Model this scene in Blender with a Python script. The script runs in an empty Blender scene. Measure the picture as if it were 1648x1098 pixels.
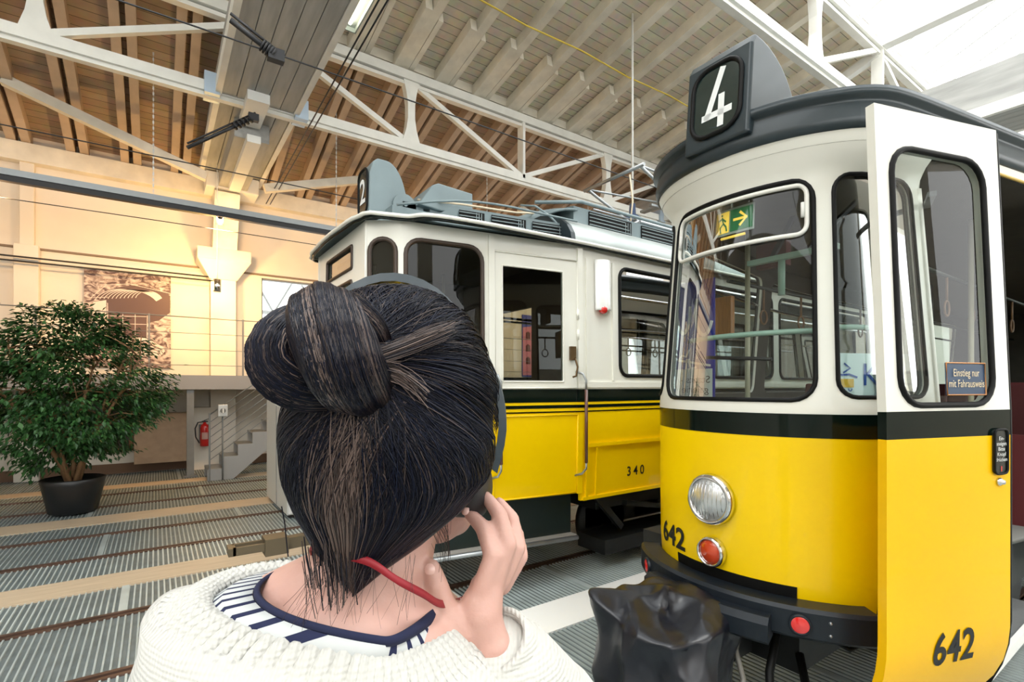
import bpy, bmesh, math, random
from mathutils import Vector, Matrix, noise
from mathutils.geometry import delaunay_2d_cdt
random.seed(7)
S = bpy.context.scene
COL = S.collection
# ------------------------------------------------------------------ camera
H = 1.75                        # eye height; world X runs along the tracks, Y across them
YAW = math.atan2(.8187, .574)   # viewing direction
cd = bpy.data.cameras.new('camera'); cam = bpy.data.objects.new('camera', cd); COL.objects.link(cam)
cd.sensor_width = 36; cd.lens = 36 * 818 / 1648
cd.shift_y = 73 / 1648; cd.clip_start = .02; cd.clip_end = 200
cam.location = (0, 0, H); cam.rotation_euler = (math.pi / 2, 0, YAW - math.pi / 2)
S.camera = cam
# ------------------------------------------------------------------ colour and light
S.view_settings.view_transform = 'Standard'; S.view_settings.look = 'None'
S.view_settings.gamma = 1; S.view_settings.use_curve_mapping = False
S.view_settings.exposure = 1.0
S.cycles.max_bounces = 10; S.cycles.diffuse_bounces = 4; S.cycles.glossy_bounces = 4
S.cycles.transparent_max_bounces = 24; S.cycles.transmission_bounces = 6
S.cycles.sample_clamp_indirect = 6; S.cycles.caustics_reflective = False; S.cycles.caustics_refractive = False
W = bpy.data.worlds.new('overcast_sky'); S.world = W; W.use_nodes = True
bg = W.node_tree.nodes['Background']; bg.inputs[0].default_value = (.97, .98, .97, 1); bg.inputs[1].default_value = 2.1

def lamp(name, typ, loc, target, energy, color, **k):
    d = bpy.data.lights.new(name, typ); d.energy = energy; d.color = color
    for a, b in k.items(): setattr(d, a, b)
    o = bpy.data.objects.new(name, d); COL.objects.link(o); o.location = loc
    o.rotation_euler = (Vector(target) - Vector(loc)).to_track_quat('-Z', 'Y').to_euler()
    return o
lamp('daylight_sun', 'SUN', (0, -3, 14), (3.5, 3.4, 0), .7, (1, .97, .92), angle=math.radians(12))
# warm picture washers on the suspended track aim at the far wall
WASH = [(-5.5, 260), (-1.9, 280), (.9, 620), (5.2, 420), (9.0, 620), (12.5, 620)]
for wx, e in WASH:
    lamp('wall_washer_light', 'AREA', (wx, 9.9, 4.5), (wx + .15, 12.9, 3.3), e * .10, (1, .60, .28), shape='DISK', size=.35)

# ------------------------------------------------------------------ materials
MATS = {}
def mat(name, col, rough=.5, metal=0, var=0, scale=8, bump=0, coat=0, col2=None, stretch=(1, 1, 1), spec=.5, emit=0, bscale=None):
    if name in MATS: return MATS[name]
    m = bpy.data.materials.new(name); m.use_nodes = True; nt = m.node_tree; p = nt.nodes['Principled BSDF']
    col = tuple(col) + (1,)
    p.inputs['Base Color'].default_value = col; p.inputs['Roughness'].default_value = rough
    p.inputs['Metallic'].default_value = metal; p.inputs['Coat Weight'].default_value = coat
    p.inputs['Coat Roughness'].default_value = .05; p.inputs['Specular IOR Level'].default_value = spec
    if emit: p.inputs['Emission Color'].default_value = col; p.inputs['Emission Strength'].default_value = emit
    if var or bump or col2:
        tc = nt.nodes.new('ShaderNodeTexCoord'); mp = nt.nodes.new('ShaderNodeMapping'); mp.inputs['Scale'].default_value = stretch
        nt.links.new(tc.outputs['Object'], mp.inputs[0])
        n = nt.nodes.new('ShaderNodeTexNoise'); n.inputs['Scale'].default_value = scale; n.inputs['Detail'].default_value = 5
        nt.links.new(mp.outputs[0], n.inputs[0])
        if var or col2:
            mx = nt.nodes.new('ShaderNodeMix'); mx.data_type = 'RGBA'
            r = nt.nodes.new('ShaderNodeMapRange'); r.inputs[1].default_value = .3; r.inputs[2].default_value = .7
            nt.links.new(n.outputs[0], r.inputs[0]); nt.links.new(r.outputs[0], mx.inputs[0])
            mx.inputs[6].default_value = col
            mx.inputs[7].default_value = (tuple(col2) + (1,)) if col2 else tuple(c * (1 - var) for c in col[:3]) + (1,)
            nt.links.new(mx.outputs[2], p.inputs['Base Color'])
        if bump:
            b = nt.nodes.new('ShaderNodeBump'); b.inputs['Strength'].default_value = bump; b.inputs['Distance'].default_value = .01
            if bscale:
                n2 = nt.nodes.new('ShaderNodeTexNoise'); n2.inputs['Scale'].default_value = bscale; nt.links.new(mp.outputs[0], n2.inputs[0]); nt.links.new(n2.outputs[0], b.inputs['Height'])
            else: nt.links.new(n.outputs[0], b.inputs['Height'])
            nt.links.new(b.outputs[0], p.inputs['Normal'])
    MATS[name] = m; return m

def board_mat(name, c1, c2, axis, period, gap=.06, rough=.7):
    """boards: dark joint every `period` metres along `axis`, each board slightly different"""
    m = bpy.data.materials.new(name); m.use_nodes = True; nt = m.node_tree; p = nt.nodes['Principled BSDF']; L = nt.links.new
    p.inputs['Roughness'].default_value = rough
    tc = nt.nodes.new('ShaderNodeTexCoord'); sp = nt.nodes.new('ShaderNodeSeparateXYZ'); L(tc.outputs['Object'], sp.inputs[0])
    d = nt.nodes.new('ShaderNodeMath'); d.operation = 'DIVIDE'; L(sp.outputs[axis], d.inputs[0]); d.inputs[1].default_value = period
    fr = nt.nodes.new('ShaderNodeMath'); fr.operation = 'FRACT'; L(d.outputs[0], fr.inputs[0])
    fl = nt.nodes.new('ShaderNodeMath'); fl.operation = 'FLOOR'; L(d.outputs[0], fl.inputs[0])
    wn = nt.nodes.new('ShaderNodeTexWhiteNoise'); wn.noise_dimensions = '1D'; L(fl.outputs[0], wn.inputs['W'])
    mx = nt.nodes.new('ShaderNodeMix'); mx.data_type = 'RGBA'; L(wn.outputs[0], mx.inputs[0])
    mx.inputs[6].default_value = (*c1, 1); mx.inputs[7].default_value = (*c2, 1)
    n = nt.nodes.new('ShaderNodeTexNoise'); n.inputs['Scale'].default_value = 6; L(tc.outputs['Object'], n.inputs[0])
    m2 = nt.nodes.new('ShaderNodeMix'); m2.data_type = 'RGBA'; m2.blend_type = 'MULTIPLY'; m2.inputs[0].default_value = .35
    L(mx.outputs[2], m2.inputs[6]); L(n.outputs[1], m2.inputs[7])
    lt = nt.nodes.new('ShaderNodeMath'); lt.operation = 'LESS_THAN'; L(fr.outputs[0], lt.inputs[0]); lt.inputs[1].default_value = gap
    m3 = nt.nodes.new('ShaderNodeMix'); m3.data_type = 'RGBA'; L(lt.outputs[0], m3.inputs[0]); L(m2.outputs[2], m3.inputs[6])
    m3.inputs[7].default_value = (*[c * .25 for c in c1], 1); L(m3.outputs[2], p.inputs['Base Color'])
    MATS[name] = m; return m

def glass_mat(name, tint, refl=1.0, rough=0.0):
    m = bpy.data.materials.new(name); m.use_nodes = True; nt = m.node_tree; nt.nodes.clear(); L = nt.links.new
    o = nt.nodes.new('ShaderNodeOutputMaterial'); t = nt.nodes.new('ShaderNodeBsdfTransparent'); t.inputs[0].default_value = (*tint, 1)
    g = nt.nodes.new('ShaderNodeBsdfGlossy'); g.inputs['Roughness'].default_value = rough
    f = nt.nodes.new('ShaderNodeFresnel'); f.inputs[0].default_value = 1.5
    mm = nt.nodes.new('ShaderNodeMath'); mm.operation = 'MULTIPLY'; mm.inputs[1].default_value = refl; mm.use_clamp = True
    mx = nt.nodes.new('ShaderNodeMixShader'); L(f.outputs[0], mm.inputs[0]); L(mm.outputs[0], mx.inputs[0]); L(t.outputs[0], mx.inputs[1]); L(g.outputs[0], mx.inputs[2]); L(mx.outputs[0], o.inputs[0])
    MATS[name] = m; return m

yellow = mat('tram_yellow', (1.0, .665, .0), .30, coat=.25, spec=.3, var=.06, scale=1.2)
yellow2 = mat('door_yellow', (1.0, .56, .0), .34, coat=.2, spec=.3, var=.07, scale=1.5)
cream = mat('cream_paint', (.86, .85, .77), .34, coat=.25, var=.05, scale=2)
blackp = mat('black_gloss', (.003, .008, .006), .10, coat=.0, spec=.35)
roofgrey = mat('roof_dark_grey', (.020, .033, .040), .38, coat=.1, var=.2, scale=2)
roofblue = mat('roof_blue_grey', (.20, .26, .275), .42, var=.2, scale=3)
roofsilver = mat('roof_silver', (.48, .53, .52), .35, var=.25, scale=2.5, metal=.3)
chrome = mat('chrome', (.75, .75, .76), .12, metal=1)
steel = mat('steel', (.38, .40, .41), .35, metal=.8, var=.2)
rubber = mat('rubber', (.004, .004, .004), .5, spec=.2)
brownframe = mat('brown_frame', (.045, .026, .016), .4)
dark = mat('underframe_black', (.006, .007, .007), .6, var=.4, bump=.2)
bumper_m = mat('bumper_black', (.009, .013, .019), .36, spec=.35)
leather = mat('leatherette', (.006, .007, .012), .33, spec=.55, bump=.06, scale=60)
redlens = mat('red_lens', (.75, .012, .01), .15, coat=1, spec=.8)
orangelens = mat('orange_lens', (.55, .05, .01), .15, coat=1)
glass = glass_mat('window_glass', (.78, .84, .82), .75)
glass_dark = glass_mat('window_glass_tinted', (.50, .55, .53), .7)
clearglass = glass_mat('clear_glass', (.95, .97, .97), .6)
skyglass = glass_mat('skylight_glass', (.97, .99, 1), .3)
white_p = mat('white_paint', (.86, .86, .82), .45, var=.06, scale=3)
whitesteel = mat('white_painted_steel', (.88, .87, .81), .5, var=.1, scale=4)
wallm = mat('plaster', (.76, .70, .61), .85, var=.06, scale=2, bump=.15)
wood_strip = mat('oak_strip', (.56, .45, .32), .5, col2=(.46, .36, .25), scale=5, stretch=(.6, 8, 8))
strip_white = mat('white_strip', (.97, .97, .95), .35)
railm = mat('rail_rust', (.16, .095, .07), .45, metal=.5, var=.4, scale=5)
grate = mat('grating_steel', (.50, .57, .57), .4, metal=.3, var=.3, scale=2.5)
grate2 = mat('grating_steel_bright', (.66, .74, .73), .4, metal=.3, var=.3, scale=2.5)
pit = mat('groove_dark', (.17, .21, .22), .5, metal=.3, var=.3)
ceil_far = board_mat('roof_boards_warm_lit', (.50, .37, .26), (.42, .30, .20), 1, .16, .07)  # same boards, with the warm lamp light put into a browner colour
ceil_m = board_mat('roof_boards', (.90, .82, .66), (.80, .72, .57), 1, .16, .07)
rafter_far = mat('rafter_warm_lit', (.58, .45, .34), .65, var=.2, scale=3)  # rafter paint browned to carry the warm lamp light
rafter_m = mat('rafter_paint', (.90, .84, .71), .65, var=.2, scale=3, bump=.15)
girder_m = mat('girder_boards', (.46, .46, .44), .6, var=.3, scale=2.5, stretch=(4, .5, 4))
greysteel = mat('grey_steel', (.20, .21, .21), .5, var=.15)
blue = mat('navy_print', (.015, .03, .32), .4)
white_l = mat('white_lettering', (.85, .87, .86), .5)
black_l = mat('black_lettering', (.008, .008, .008), .5)
wine = mat('wine_red', (.10, .012, .014), .5)
intgrey = mat('interior_grey', (.085, .075, .06), .7, var=.2)
green_tube = mat('pale_green_tube', (.35, .50, .42), .35)
orangewood = mat('varnished_wood', (.50, .22, .06), .35, var=.3, stretch=(8, 8, 1))
plastic_k = mat('plastic_black', (.012, .012, .014), .5)

# ------------------------------------------------------------------ mesh helpers
class MB:
    def __init__(s): s.v = []; s.f = []; s.m = []; s.sm = []
    def add(s, vs, fs, mi=0, smooth=False):
        b = len(s.v); s.v += [tuple(v) for v in vs]
        for f in fs: s.f.append([i + b for i in f]); s.m.append(mi); s.sm.append(smooth)
        return s
    def box(s, c, d, rot=None, mi=0):
        c = Vector(c); vs = []
        for z in (-.5, .5):
            for x, y in ((-.5, -.5), (.5, -.5), (.5, .5), (-.5, .5)):
                v = Vector((x * d[0], y * d[1], z * d[2]))
                if rot is not None: v = rot @ v
                vs.append(c + v)
        return s.add(vs, [(3, 2, 1, 0), (4, 5, 6, 7), (0, 1, 5, 4), (1, 2, 6, 5), (2, 3, 7, 6), (3, 0, 4, 7)], mi)
    def span(s, x0, x1, y0, y1, z0, z1, mi=0):
        return s.box(((x0 + x1) / 2, (y0 + y1) / 2, (z0 + z1) / 2), (abs(x1 - x0), abs(y1 - y0), abs(z1 - z0)), mi=mi)
    def beam(s, a, b, w, h, up=(0, 0, 1), mi=0):
        a = Vector(a); b = Vector(b); d = (b - a); L = d.length; d.normalize()
        u = Vector(up); sd = d.cross(u)
        if sd.length < 1e-4: sd = d.cross(Vector((1, 0, 0)))
        sd.normalize(); u = sd.cross(d)
        vs = [p + sd * (x * w / 2) + u * (z * h / 2) for p in (a, b) for x, z in ((-1, -1), (1, -1), (1, 1), (-1, 1))]
        return s.add(vs, [(3, 2, 1, 0), (4, 5, 6, 7), (0, 1, 5, 4), (1, 2, 6, 5), (2, 3, 7, 6), (3, 0, 4, 7)], mi)
    def tube(s, pts, r, n=8, mi=0, closed=False, caps=True):
        pts = [Vector(p) for p in pts]; N = len(pts); rr = r if isinstance(r, (list, tuple)) else [r] * N
        vs = []; prev = None
        for i, p in enumerate(pts):
            if closed: t = pts[(i + 1) % N] - pts[i - 1]
            else: t = pts[min(i + 1, N - 1)] - pts[max(i - 1, 0)]
            if t.length < 1e-9: t = Vector((0, 0, 1))
            t.normalize()
            if prev is None:
                q = Vector((0, 0, 1)) if abs(t.z) < .9 else Vector((1, 0, 0)); u = (q - t * q.dot(t)).normalized()
            else:
                u = prev - t * prev.dot(t); u = u.normalized() if u.length > 1e-6 else prev
            prev = u; w = t.cross(u)
            for k in range(n):
                a = 2 * math.pi * k / n; vs.append(p + (u * math.cos(a) + w * math.sin(a)) * rr[i])
        fs = []
        M = N if closed else N - 1
        for i in range(M):
            for k in range(n):
                j = (i + 1) % N; fs.append((i * n + k, i * n + (k + 1) % n, j * n + (k + 1) % n, j * n + k))
        s.add(vs, fs, mi, True)
        if caps and not closed:
            b = len(s.v) - len(vs); s.f.append([b + k for k in range(n)][::-1]); s.m.append(mi); s.sm.append(False)
            s.f.append([b + (N - 1) * n + k for k in range(n)]); s.m.append(mi); s.sm.append(False)
        return s
    def cyl(s, a, b, r, n=16, mi=0, r2=None): return s.tube([a, b], [r, r if r2 is None else r2], n, mi)
    def lathe(s, prof, origin=(0, 0, 0), axis=(0, 0, 1), n=24, mi=0, smooth=True):
        ax = Vector(axis).normalized(); q = Vector((0, 0, 1)) if abs(ax.z) < .9 else Vector((1, 0, 0)); u = (q - ax * q.dot(ax)).normalized(); w = ax.cross(u); o = Vector(origin)
        vs = [o + ax * h + (u * math.cos(2 * math.pi * k / n) + w * math.sin(2 * math.pi * k / n)) * r for r, h in prof for k in range(n)]
        fs = [(i * n + k, i * n + (k + 1) % n, (i + 1) * n + (k + 1) % n, (i + 1) * n + k) for i in range(len(prof) - 1) for k in range(n)]
        return s.add(vs, fs, mi, smooth)
    def prism(s, poly, z0, z1, f=None, mi=0):
        """extrude 2D poly; f maps (x,y,z) -> 3D"""
        f = f or (lambda x, y, z: (x, y, z)); n = len(poly)
        vs = [f(x, y, z0) for x, y in poly] + [f(x, y, z1) for x, y in poly]
        fs = [list(range(n))[::-1], list(range(n, 2 * n))] + [(i, (i + 1) % n, n + (i + 1) % n, n + i) for i in range(n)]
        return s.add(vs, fs, mi)
    def grid(s, P, nu, nv, mi=0, smooth=True, closed=False):
        vs = [P(i, j) for i in range(nu) for j in range(nv)]
        fs = [(i * nv + j, ((i + 1) % nu) * nv + j, ((i + 1) % nu) * nv + j + 1, i * nv + j + 1) for i in range(nu if closed else nu - 1) for j in range(nv - 1)]
        return s.add(vs, fs, mi, smooth)
    def ball(s, c, r, n=12, mi=0):
        r = r if isinstance(r, (tuple, list)) else (r, r, r); c = Vector(c); m = n // 2 + 1
        vs = [(c.x + r[0] * math.sin(math.pi * i / m) * math.cos(2 * math.pi * k / n), c.y + r[1] * math.sin(math.pi * i / m) * math.sin(2 * math.pi * k / n), c.z + r[2] * math.cos(math.pi * i / m)) for i in range(m + 1) for k in range(n)]
        fs = [(i * n + k, (i + 1) * n + k, (i + 1) * n + (k + 1) % n, i * n + (k + 1) % n) for i in range(m) for k in range(n)]
        return s.add(vs, fs, mi, True)
    def build(s, name, mats, parent=None, bevel=0, seg=2, sub=0, solid=0, loc=None, label=None, clean=False):
        me = bpy.data.meshes.new(name); me.from_pydata(s.v, [], s.f)
        mats = mats if isinstance(mats, (list, tuple)) else [mats]
        for m in mats: me.materials.append(m)
        me.polygons.foreach_set('material_index', s.m); me.polygons.foreach_set('use_smooth', s.sm); me.update()
        if clean:
            bm = bmesh.new(); bm.from_mesh(me); bmesh.ops.remove_doubles(bm, verts=bm.verts, dist=1e-5); bmesh.ops.recalc_face_normals(bm, faces=bm.faces); bm.to_mesh(me); bm.free()
        o = bpy.data.objects.new(name, me); COL.objects.link(o)
        if parent: o.parent = parent
        if loc: o.location = loc
        if solid: md = o.modifiers.new('s', 'SOLIDIFY'); md.thickness = solid; md.offset = -1
        if bevel: md = o.modifiers.new('b', 'BEVEL'); md.width = bevel; md.segments = seg; md.limit_method = 'ANGLE'; md.angle_limit = .6
        if sub: md = o.modifiers.new('u', 'SUBSURF'); md.levels = sub; md.render_levels = sub
        if label: o['label'] = label
        return o
def tag(o, label, cat, group=None, kind=None):
    o['label'] = label; o['category'] = cat
    if group: o['group'] = group
    if kind: o['kind'] = kind
    return o
def thing(name, label, cat, loc=(0, 0, 0), rz=0, group=None):
    o = bpy.data.objects.new(name, None); COL.objects.link(o); o.location = loc; o.rotation_euler = (0, 0, rz); o.empty_display_size = .1
    return tag(o, label, cat, group)
def struct(o): o['kind'] = 'structure'; return o
def copy_tree(o, parent=None):
    c = o.copy(); COL.objects.link(c)
    if parent: c.parent = parent
    for ch in [x for x in KIDS.get(o.name, [])]: copy_tree(ch, c)
    return c
KIDS = {}
def remember(root):
    for x in list(bpy.data.objects):
        if x.parent: KIDS.setdefault(x.parent.name, [])
    for x in list(bpy.data.objects):
        if x.parent and x not in KIDS[x.parent.name]: KIDS[x.parent.name].append(x)
def text_mesh(body, size, depth=.001, space=1.0, bold=0, align='CENTER'):
    """mesh of lettering in the XY plane, centred"""
    c = bpy.data.curves.new('t', 'FONT'); c.body = body; c.size = size; c.extrude = depth; c.align_x = align; c.align_y = 'CENTER'; c.space_character = space; c.offset = bold; c.resolution_u = 4
    o = bpy.data.objects.new('t', c); COL.objects.link(o)
    dg = bpy.context.evaluated_depsgraph_get(); me = bpy.data.meshes.new_from_object(o.evaluated_get(dg))
    vs = [v.co.copy() for v in me.vertices]; fs = [list(p.vertices) for p in me.polygons]
    bpy.data.objects.remove(o); bpy.data.curves.remove(c); bpy.data.meshes.remove(me)
    return vs, fs
def strokes(paths, w, n=4):
    """flat stroked lettering: list of polylines -> verts, faces in XY"""
    vs = []; fs = []
    for P in paths:
        P = [Vector((p[0], p[1])) for p in P]; b = len(vs)
        for i, p in enumerate(P):
            t = (P[min(i + 1, len(P) - 1)] - P[max(i - 1, 0)]).normalized(); nn = Vector((-t.y, t.x)) * w / 2
            e = -t * w / 2 if i == 0 else (t * w / 2 if i == len(P) - 1 else t * 0)
            vs += [p + nn + e, p - nn + e]
        for i in range(len(P) - 1): fs.append((b + 2 * i, b + 2 * i + 1, b + 2 * i + 3, b + 2 * i + 2))
    return [Vector((v.x, v.y, 0)) for v in vs], fs
def arc(cx, cy, rx, ry, a0, a1, n=10):
    return [(cx + rx * math.cos(math.radians(a0 + (a1 - a0) * i / n)), cy + ry * math.sin(math.radians(a0 + (a1 - a0) * i / n))) for i in range(n + 1)]
GLYPH = {  # height 1, width .6
 '6': [[(.5, .86), (.4, .97)] + arc(.3, .7, .24, .3, 80, 180, 6) + [(.06, .35)] + arc(.3, .3, .24, .27, 180, 540, 16)],
 '4': [[(.46, 1), (.07, .28)], [(.0, .24), (.62, .24)], [(.45, 0), (.45, .98)]],
 '2': [arc(.3, .72, .24, .25, 170, -35, 10) + [(.10, .08)], [(.03, .045), (.57, .045)]],
 '3': [[(.06, .955), (.52, .955)], [(.50, .93), (.3, .6)], arc(.29, .3, .25, .27, 95, -150, 12)],
 '0': [[(.06, .2), (.06, .8)] + arc(.3, .8, .24, .17, 180, 0, 6) + [(.54, .2)] + arc(.3, .2, .24, .17, 0, -180, 6)],
}
def number(txt, h, w, space=.8, aspect=.9):
    vs = []; fs = []; x = 0
    for ch in txt:
        for st in GLYPH[ch]:
            a, b = strokes([[((p[0] + 0) * h * aspect + x, (p[1] - .5) * h) for p in st]], w)
            k = len(vs); vs += a; fs += [[i + k for i in f] for f in b]
        x += space * h * aspect
    mx = (x - (space - .6) * h * aspect) / 2
    return [Vector((v.x - mx, v.y, 0)) for v in vs], fs
# ================================================================== THE HALL
XA, XB = -9.0, 26.0
WY = 12.9                                    # far wall
TRACKS = [1.52, 4.43, 7.19, 9.96]
# ---- floor: corrugated gratings between wooden strips and rails
floor = struct(MB().span(XA - 1, XB, -7, 13.2, -.30, -.06).build('floor', pit))
def grating(y0, y1, m, i):
    mb = MB(); vs = []; x = XA; per = .042
    prof = []
    while x < XB:
        prof += [(x, -.010), (x + .026, -.010), (x + .029, 0), (x + per - .003, 0)]; x += per
    n = len(prof)
    vs = [(p[0], y0, p[1]) for p in prof] + [(p[0], y1, p[1]) for p in prof]
    mb.v = vs; mb.f = [(k, k + 1, n + k + 1, n + k) for k in range(n - 1)]
    mb.m = [1 if k % 4 in (0,) else 0 for k in range(n - 1)]; mb.sm = [False] * (n - 1)
    # seams between panels
    x = XA + .7 + (i * 1.37) % 3
    while x < XB:
        mb.span(x, x + .05, y0, y1, -.01, .003); x += 3.05
    o = mb.build('floor', [m, pit]); struct(o)
edges = []
wood = [(-1.5, -1.08, 0), (2.80, 3.20, 1), (5.60, 6.02, 0), (8.30, 8.80, 0), (11.0, 11.4, 0)]
ry = []
for c in [-2.6] + TRACKS: ry += [c - .5, c + .5]
cuts = sorted([(a, b) for a, b, k in wood] + [(r - .045, r + .045) for r in ry])
y = -7.0; i = 0
for a, b in cuts + [(13.0, 13.0)]:
    if a > y: grating(y, a, grate2 if i in (3, 6, 8, 9) else grate, i); i += 1
    y = b
tn = 1
for a, b, k in wood:
    struct(MB().span(XA, XB, a, b, -.05, .004).build('trim_%d' % tn, strip_white if k else wood_strip)); tn += 1
for r in ry:
    m = MB().span(XA, XB, r - .045, r - .012, -.05, .002).span(XA, XB, r - .012, r + .012, -.05, -.03).span(XA, XB, r + .012, r + .045, -.05, .006)
    struct(m.build('trim_%d' % tn, railm)); tn += 1
# ---- far wall with an opening for the glazed door on the gallery
wx0, wx1, wz0, wz1 = 2.0, 3.15, 1.98, 4.25
w = MB().span(XA, wx0, WY, WY + .35, -.1, 6.5).span(wx1, XB, WY, WY + .35, -.1, 6.5).span(wx0, wx1, WY, WY + .35, wz1, 6.5).span(wx0, wx1, WY, WY + .35, -.1, wz0)
struct(w.build('wall_far', wallm))
fr = MB()
for x in (wx0, wx1): fr.box((x, WY + .1, (wz0 + wz1) / 2), (.06, .1, wz1 - wz0))
for z in (wz0 + .03, wz1, 3.3): fr.box(((wx0 + wx1) / 2, WY + .1, z), (wx1 - wx0, .1, .06))
fo = struct(fr.build('window_1', greysteel))
MB().span(wx0, wx1, WY + .11, WY + .12, wz0, wz1).build('pane', clearglass, fo)
nh = thing('distant_truss', 'pale roof truss and blue band of the next hall seen through the gallery window', 'roof truss', (2.0, 16.5, 0))
MB().span(-3, 6, 0, .2, 3.9, 4.0).span(-3, 6, 0, .2, 5.1, 5.2).build('chord', greysteel, nh)
for k in range(7): MB().beam((-3 + k * 1.3, .1, 3.95), (-3 + k * 1.3 + .65, .1, 5.15), .05, .05).build('diagonal', greysteel, nh); MB().beam((-3 + k * 1.3 + .65, .1, 5.15), (-3 + (k + 1) * 1.3, .1, 3.95), .05, .05).build('diagonal', greysteel, nh)
MB().span(-3, 6, .1, .3, 3.1, 3.6).build('grey_fascia', mat('fascia_grey', (.35, .38, .40), .6), nh); MB().span(-3, 6, .1, .3, 2.0, 2.9).build('blue_band', mat('band_blue', (.02, .12, .30), .5), nh)
MB().span(-2.8, -2.6, 0, .3, 0, 5.2).build('post', greysteel, nh); MB().span(5.6, 5.8, 0, .3, 0, 5.2).build('post', greysteel, nh)
struct(MB().span(XA, XB, WY - .02, WY, .0, .2).build('baseboard_far', mat('skirting_brown', (.16, .085, .045), .6)))
# wall_left and wall_back: rest of the shell behind the eye point, high openings added for fill light
struct(MB().span(XA - .3, XA, -7, 13.2, -.1, 7.5).build('wall_left', wallm))
bw = MB().span(XA, XB, -7.3, -7, -.1, 2.5).span(XA, XB, -7.3, -7, 6.6, 7.6)
for x in range(-9, 27, 3): bw.span(x - .2, x + .2, -7.3, -7, 2.4, 6.7)
struct(bw.build('wall_back', wallm))
struct(MB().span(XB, XB + .3, -7, 13.2, -.1, 7.5).build('wall_right', wallm))
# pilasters, string course and pipes on the far wall
k = 1
def wall_pillar(x, big):
    global tn
    if big:
        m = MB().span(x - .24, x + .24, WY - .34, WY, 0, 4.2).span(x - .50, x + .50, WY - .62, WY, 4.42, 4.66)
        m.add([(x - .5, WY - .62, 4.42), (x + .5, WY - .62, 4.42), (x + .5, WY, 4.42), (x - .5, WY, 4.42), (x - .26, WY - .36, 4.05), (x + .26, WY - .36, 4.05), (x + .26, WY, 4.05), (x - .26, WY, 4.05)],
              [(0, 1, 5, 4), (1, 2, 6, 5), (3, 0, 4, 7), (4, 5, 6, 7)])
    else:
        m = MB().span(x - .17, x + .17, WY - .2, WY, 0, 4.35).span(x - .10, x + .10, WY - .14, WY, 4.35, 6.2)
    struct(m.build('trim_%d' % tn, wallm, bevel=.01)); tn += 1
for x in (-5.1, -1.94, 4.45, 7.6, 14.6, 17.9): wall_pillar(x, False)
for x in (1.2, 11.36, 21.5, -8.6): wall_pillar(x, True)
struct(MB().span(XA, XB, WY - .05, WY, 4.30, 4.335).build('trim_%d' % tn, mat('dark_line', (.20, .14, .09), .6))); tn += 1
struct(MB().span(XA, XB, WY - .22, WY, 5.86, 6.2).build('trim_%d' % tn, rafter_m)); tn += 1
# ---- gallery along the far wall
GY = 11.6
struct(MB().span(XA, XB, GY, WY, 1.72, 1.95).span(XA, XB, GY - .05, GY, 1.69, 1.965).build('trim_%d' % tn, mat('gallery_grey', (.30, .30, .30), .5))); tn += 1
g = thing('gallery_railing', 'thin wire railing with slim steel posts along the gallery edge', 'railing', (0, GY + .05, 1.96))
for x in [-7.9 + 1.56 * i for i in range(18)]:
    MB().span(x - .014, x + .014, -.02, .02, 0, 1.15).build('post', greysteel, g)
for z in (1.13, .82, .50, .2):
    MB().cyl((XA, 0, z), (XB, 0, z), .006 if z < 1 else .011, 6).build('cable' if z < 1 else 'top_rail', greysteel, g)
for x in (.55, 5.3, 9.8, -4.0):
    o = thing('support_post', 'square grey steel post carrying the gallery %s' % {.55: 'beside the foot of the stairs', 5.3: 'seen past the tall old tram', 9.8: 'far down the hall', -4.0: 'behind the potted fig'}[x], 'post', (x, GY + .05, 0))
    MB().span(-.06, .06, -.06, .06, 0, 1.71).build('shaft', greysteel, o); MB().span(-.11, .11, -.11, .11, 0, .03).build('foot_plate', greysteel, o)
# recess furniture under the gallery
struct(MB().span(-.35, .62, WY - .35, WY, .2, 1.2).build('trim_%d' % tn, mat('beige_panel', (.50, .34, .22), .7, var=.15))); tn += 1
struct(MB().span(.62, 1.05, WY - .4, WY, 0, 1.3).build('trim_%d' % tn, wallm)); tn += 1
pf = thing('framed_board', 'dark glazed board in a brown wooden frame under the gallery, partly behind the fig', 'notice board', (-1.0, WY - .03, 1.1))
m = MB()
for a in ((-.62, -.56), (.56, .62)): m.span(a[0], a[1], -.05, 0, -.65, .65)
for a in ((-.65, -.59), (.59, .65)): m.span(-.62, .62, -.05, 0, a[0], a[1])
m.build('frame', mat('frame_brown', (.30, .13, .05), .5), pf); MB().span(-.56, .56, -.03, 0, -.6, .6).build('board', mat('board_dark', (.07, .05, .04), .3, var=.5, scale=3), pf)
# ---- stairs up to the gallery
st = thing('staircase', 'grey steel staircase with zigzag stringer and wire balustrade rising to the gallery', 'stairs', (.78, 10.9, 0))
n = 9; run = .25; rise = 1.95 / n
for yy in (0, .66):
    poly = [(0, 0)]
    for i in range(n): poly += [(i * run, (i + 1) * rise), ((i + 1) * run, (i + 1) * rise)]
    poly += [(n * run, (n - 1.6) * rise), (.42, 0)]
    MB().prism(poly, yy, yy + .03, lambda x, z, y: (x, y, z)).build('stringer', mat('stair_grey', (.33, .34, .34), .5), st)
for i in range(n): MB().span(i * run + .0, (i + 1) * run + .03, .03, .66, (i + 1) * rise - .03, (i + 1) * rise - .005).build('tread', steel, st)
for i in (0, 4, 8):
    MB().span(i * run + .02, i * run + .05, -.03, 0, i * rise, i * rise + 1.25).build('baluster', greysteel, st)
for k in range(7):
    z = .3 + k * .14; MB().cyl((.03, -.02, z + .08), (n * run, -.02, z + (n - 1) * rise + .08), .012 if k == 6 else .005, 6).build('handrail' if k == 6 else 'cable', steel, st)
sw = thing('switch_box', 'small silver switch box with a round dial at the stair balustrade', 'switch box', (1.02, 10.82, 1.30))
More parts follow.
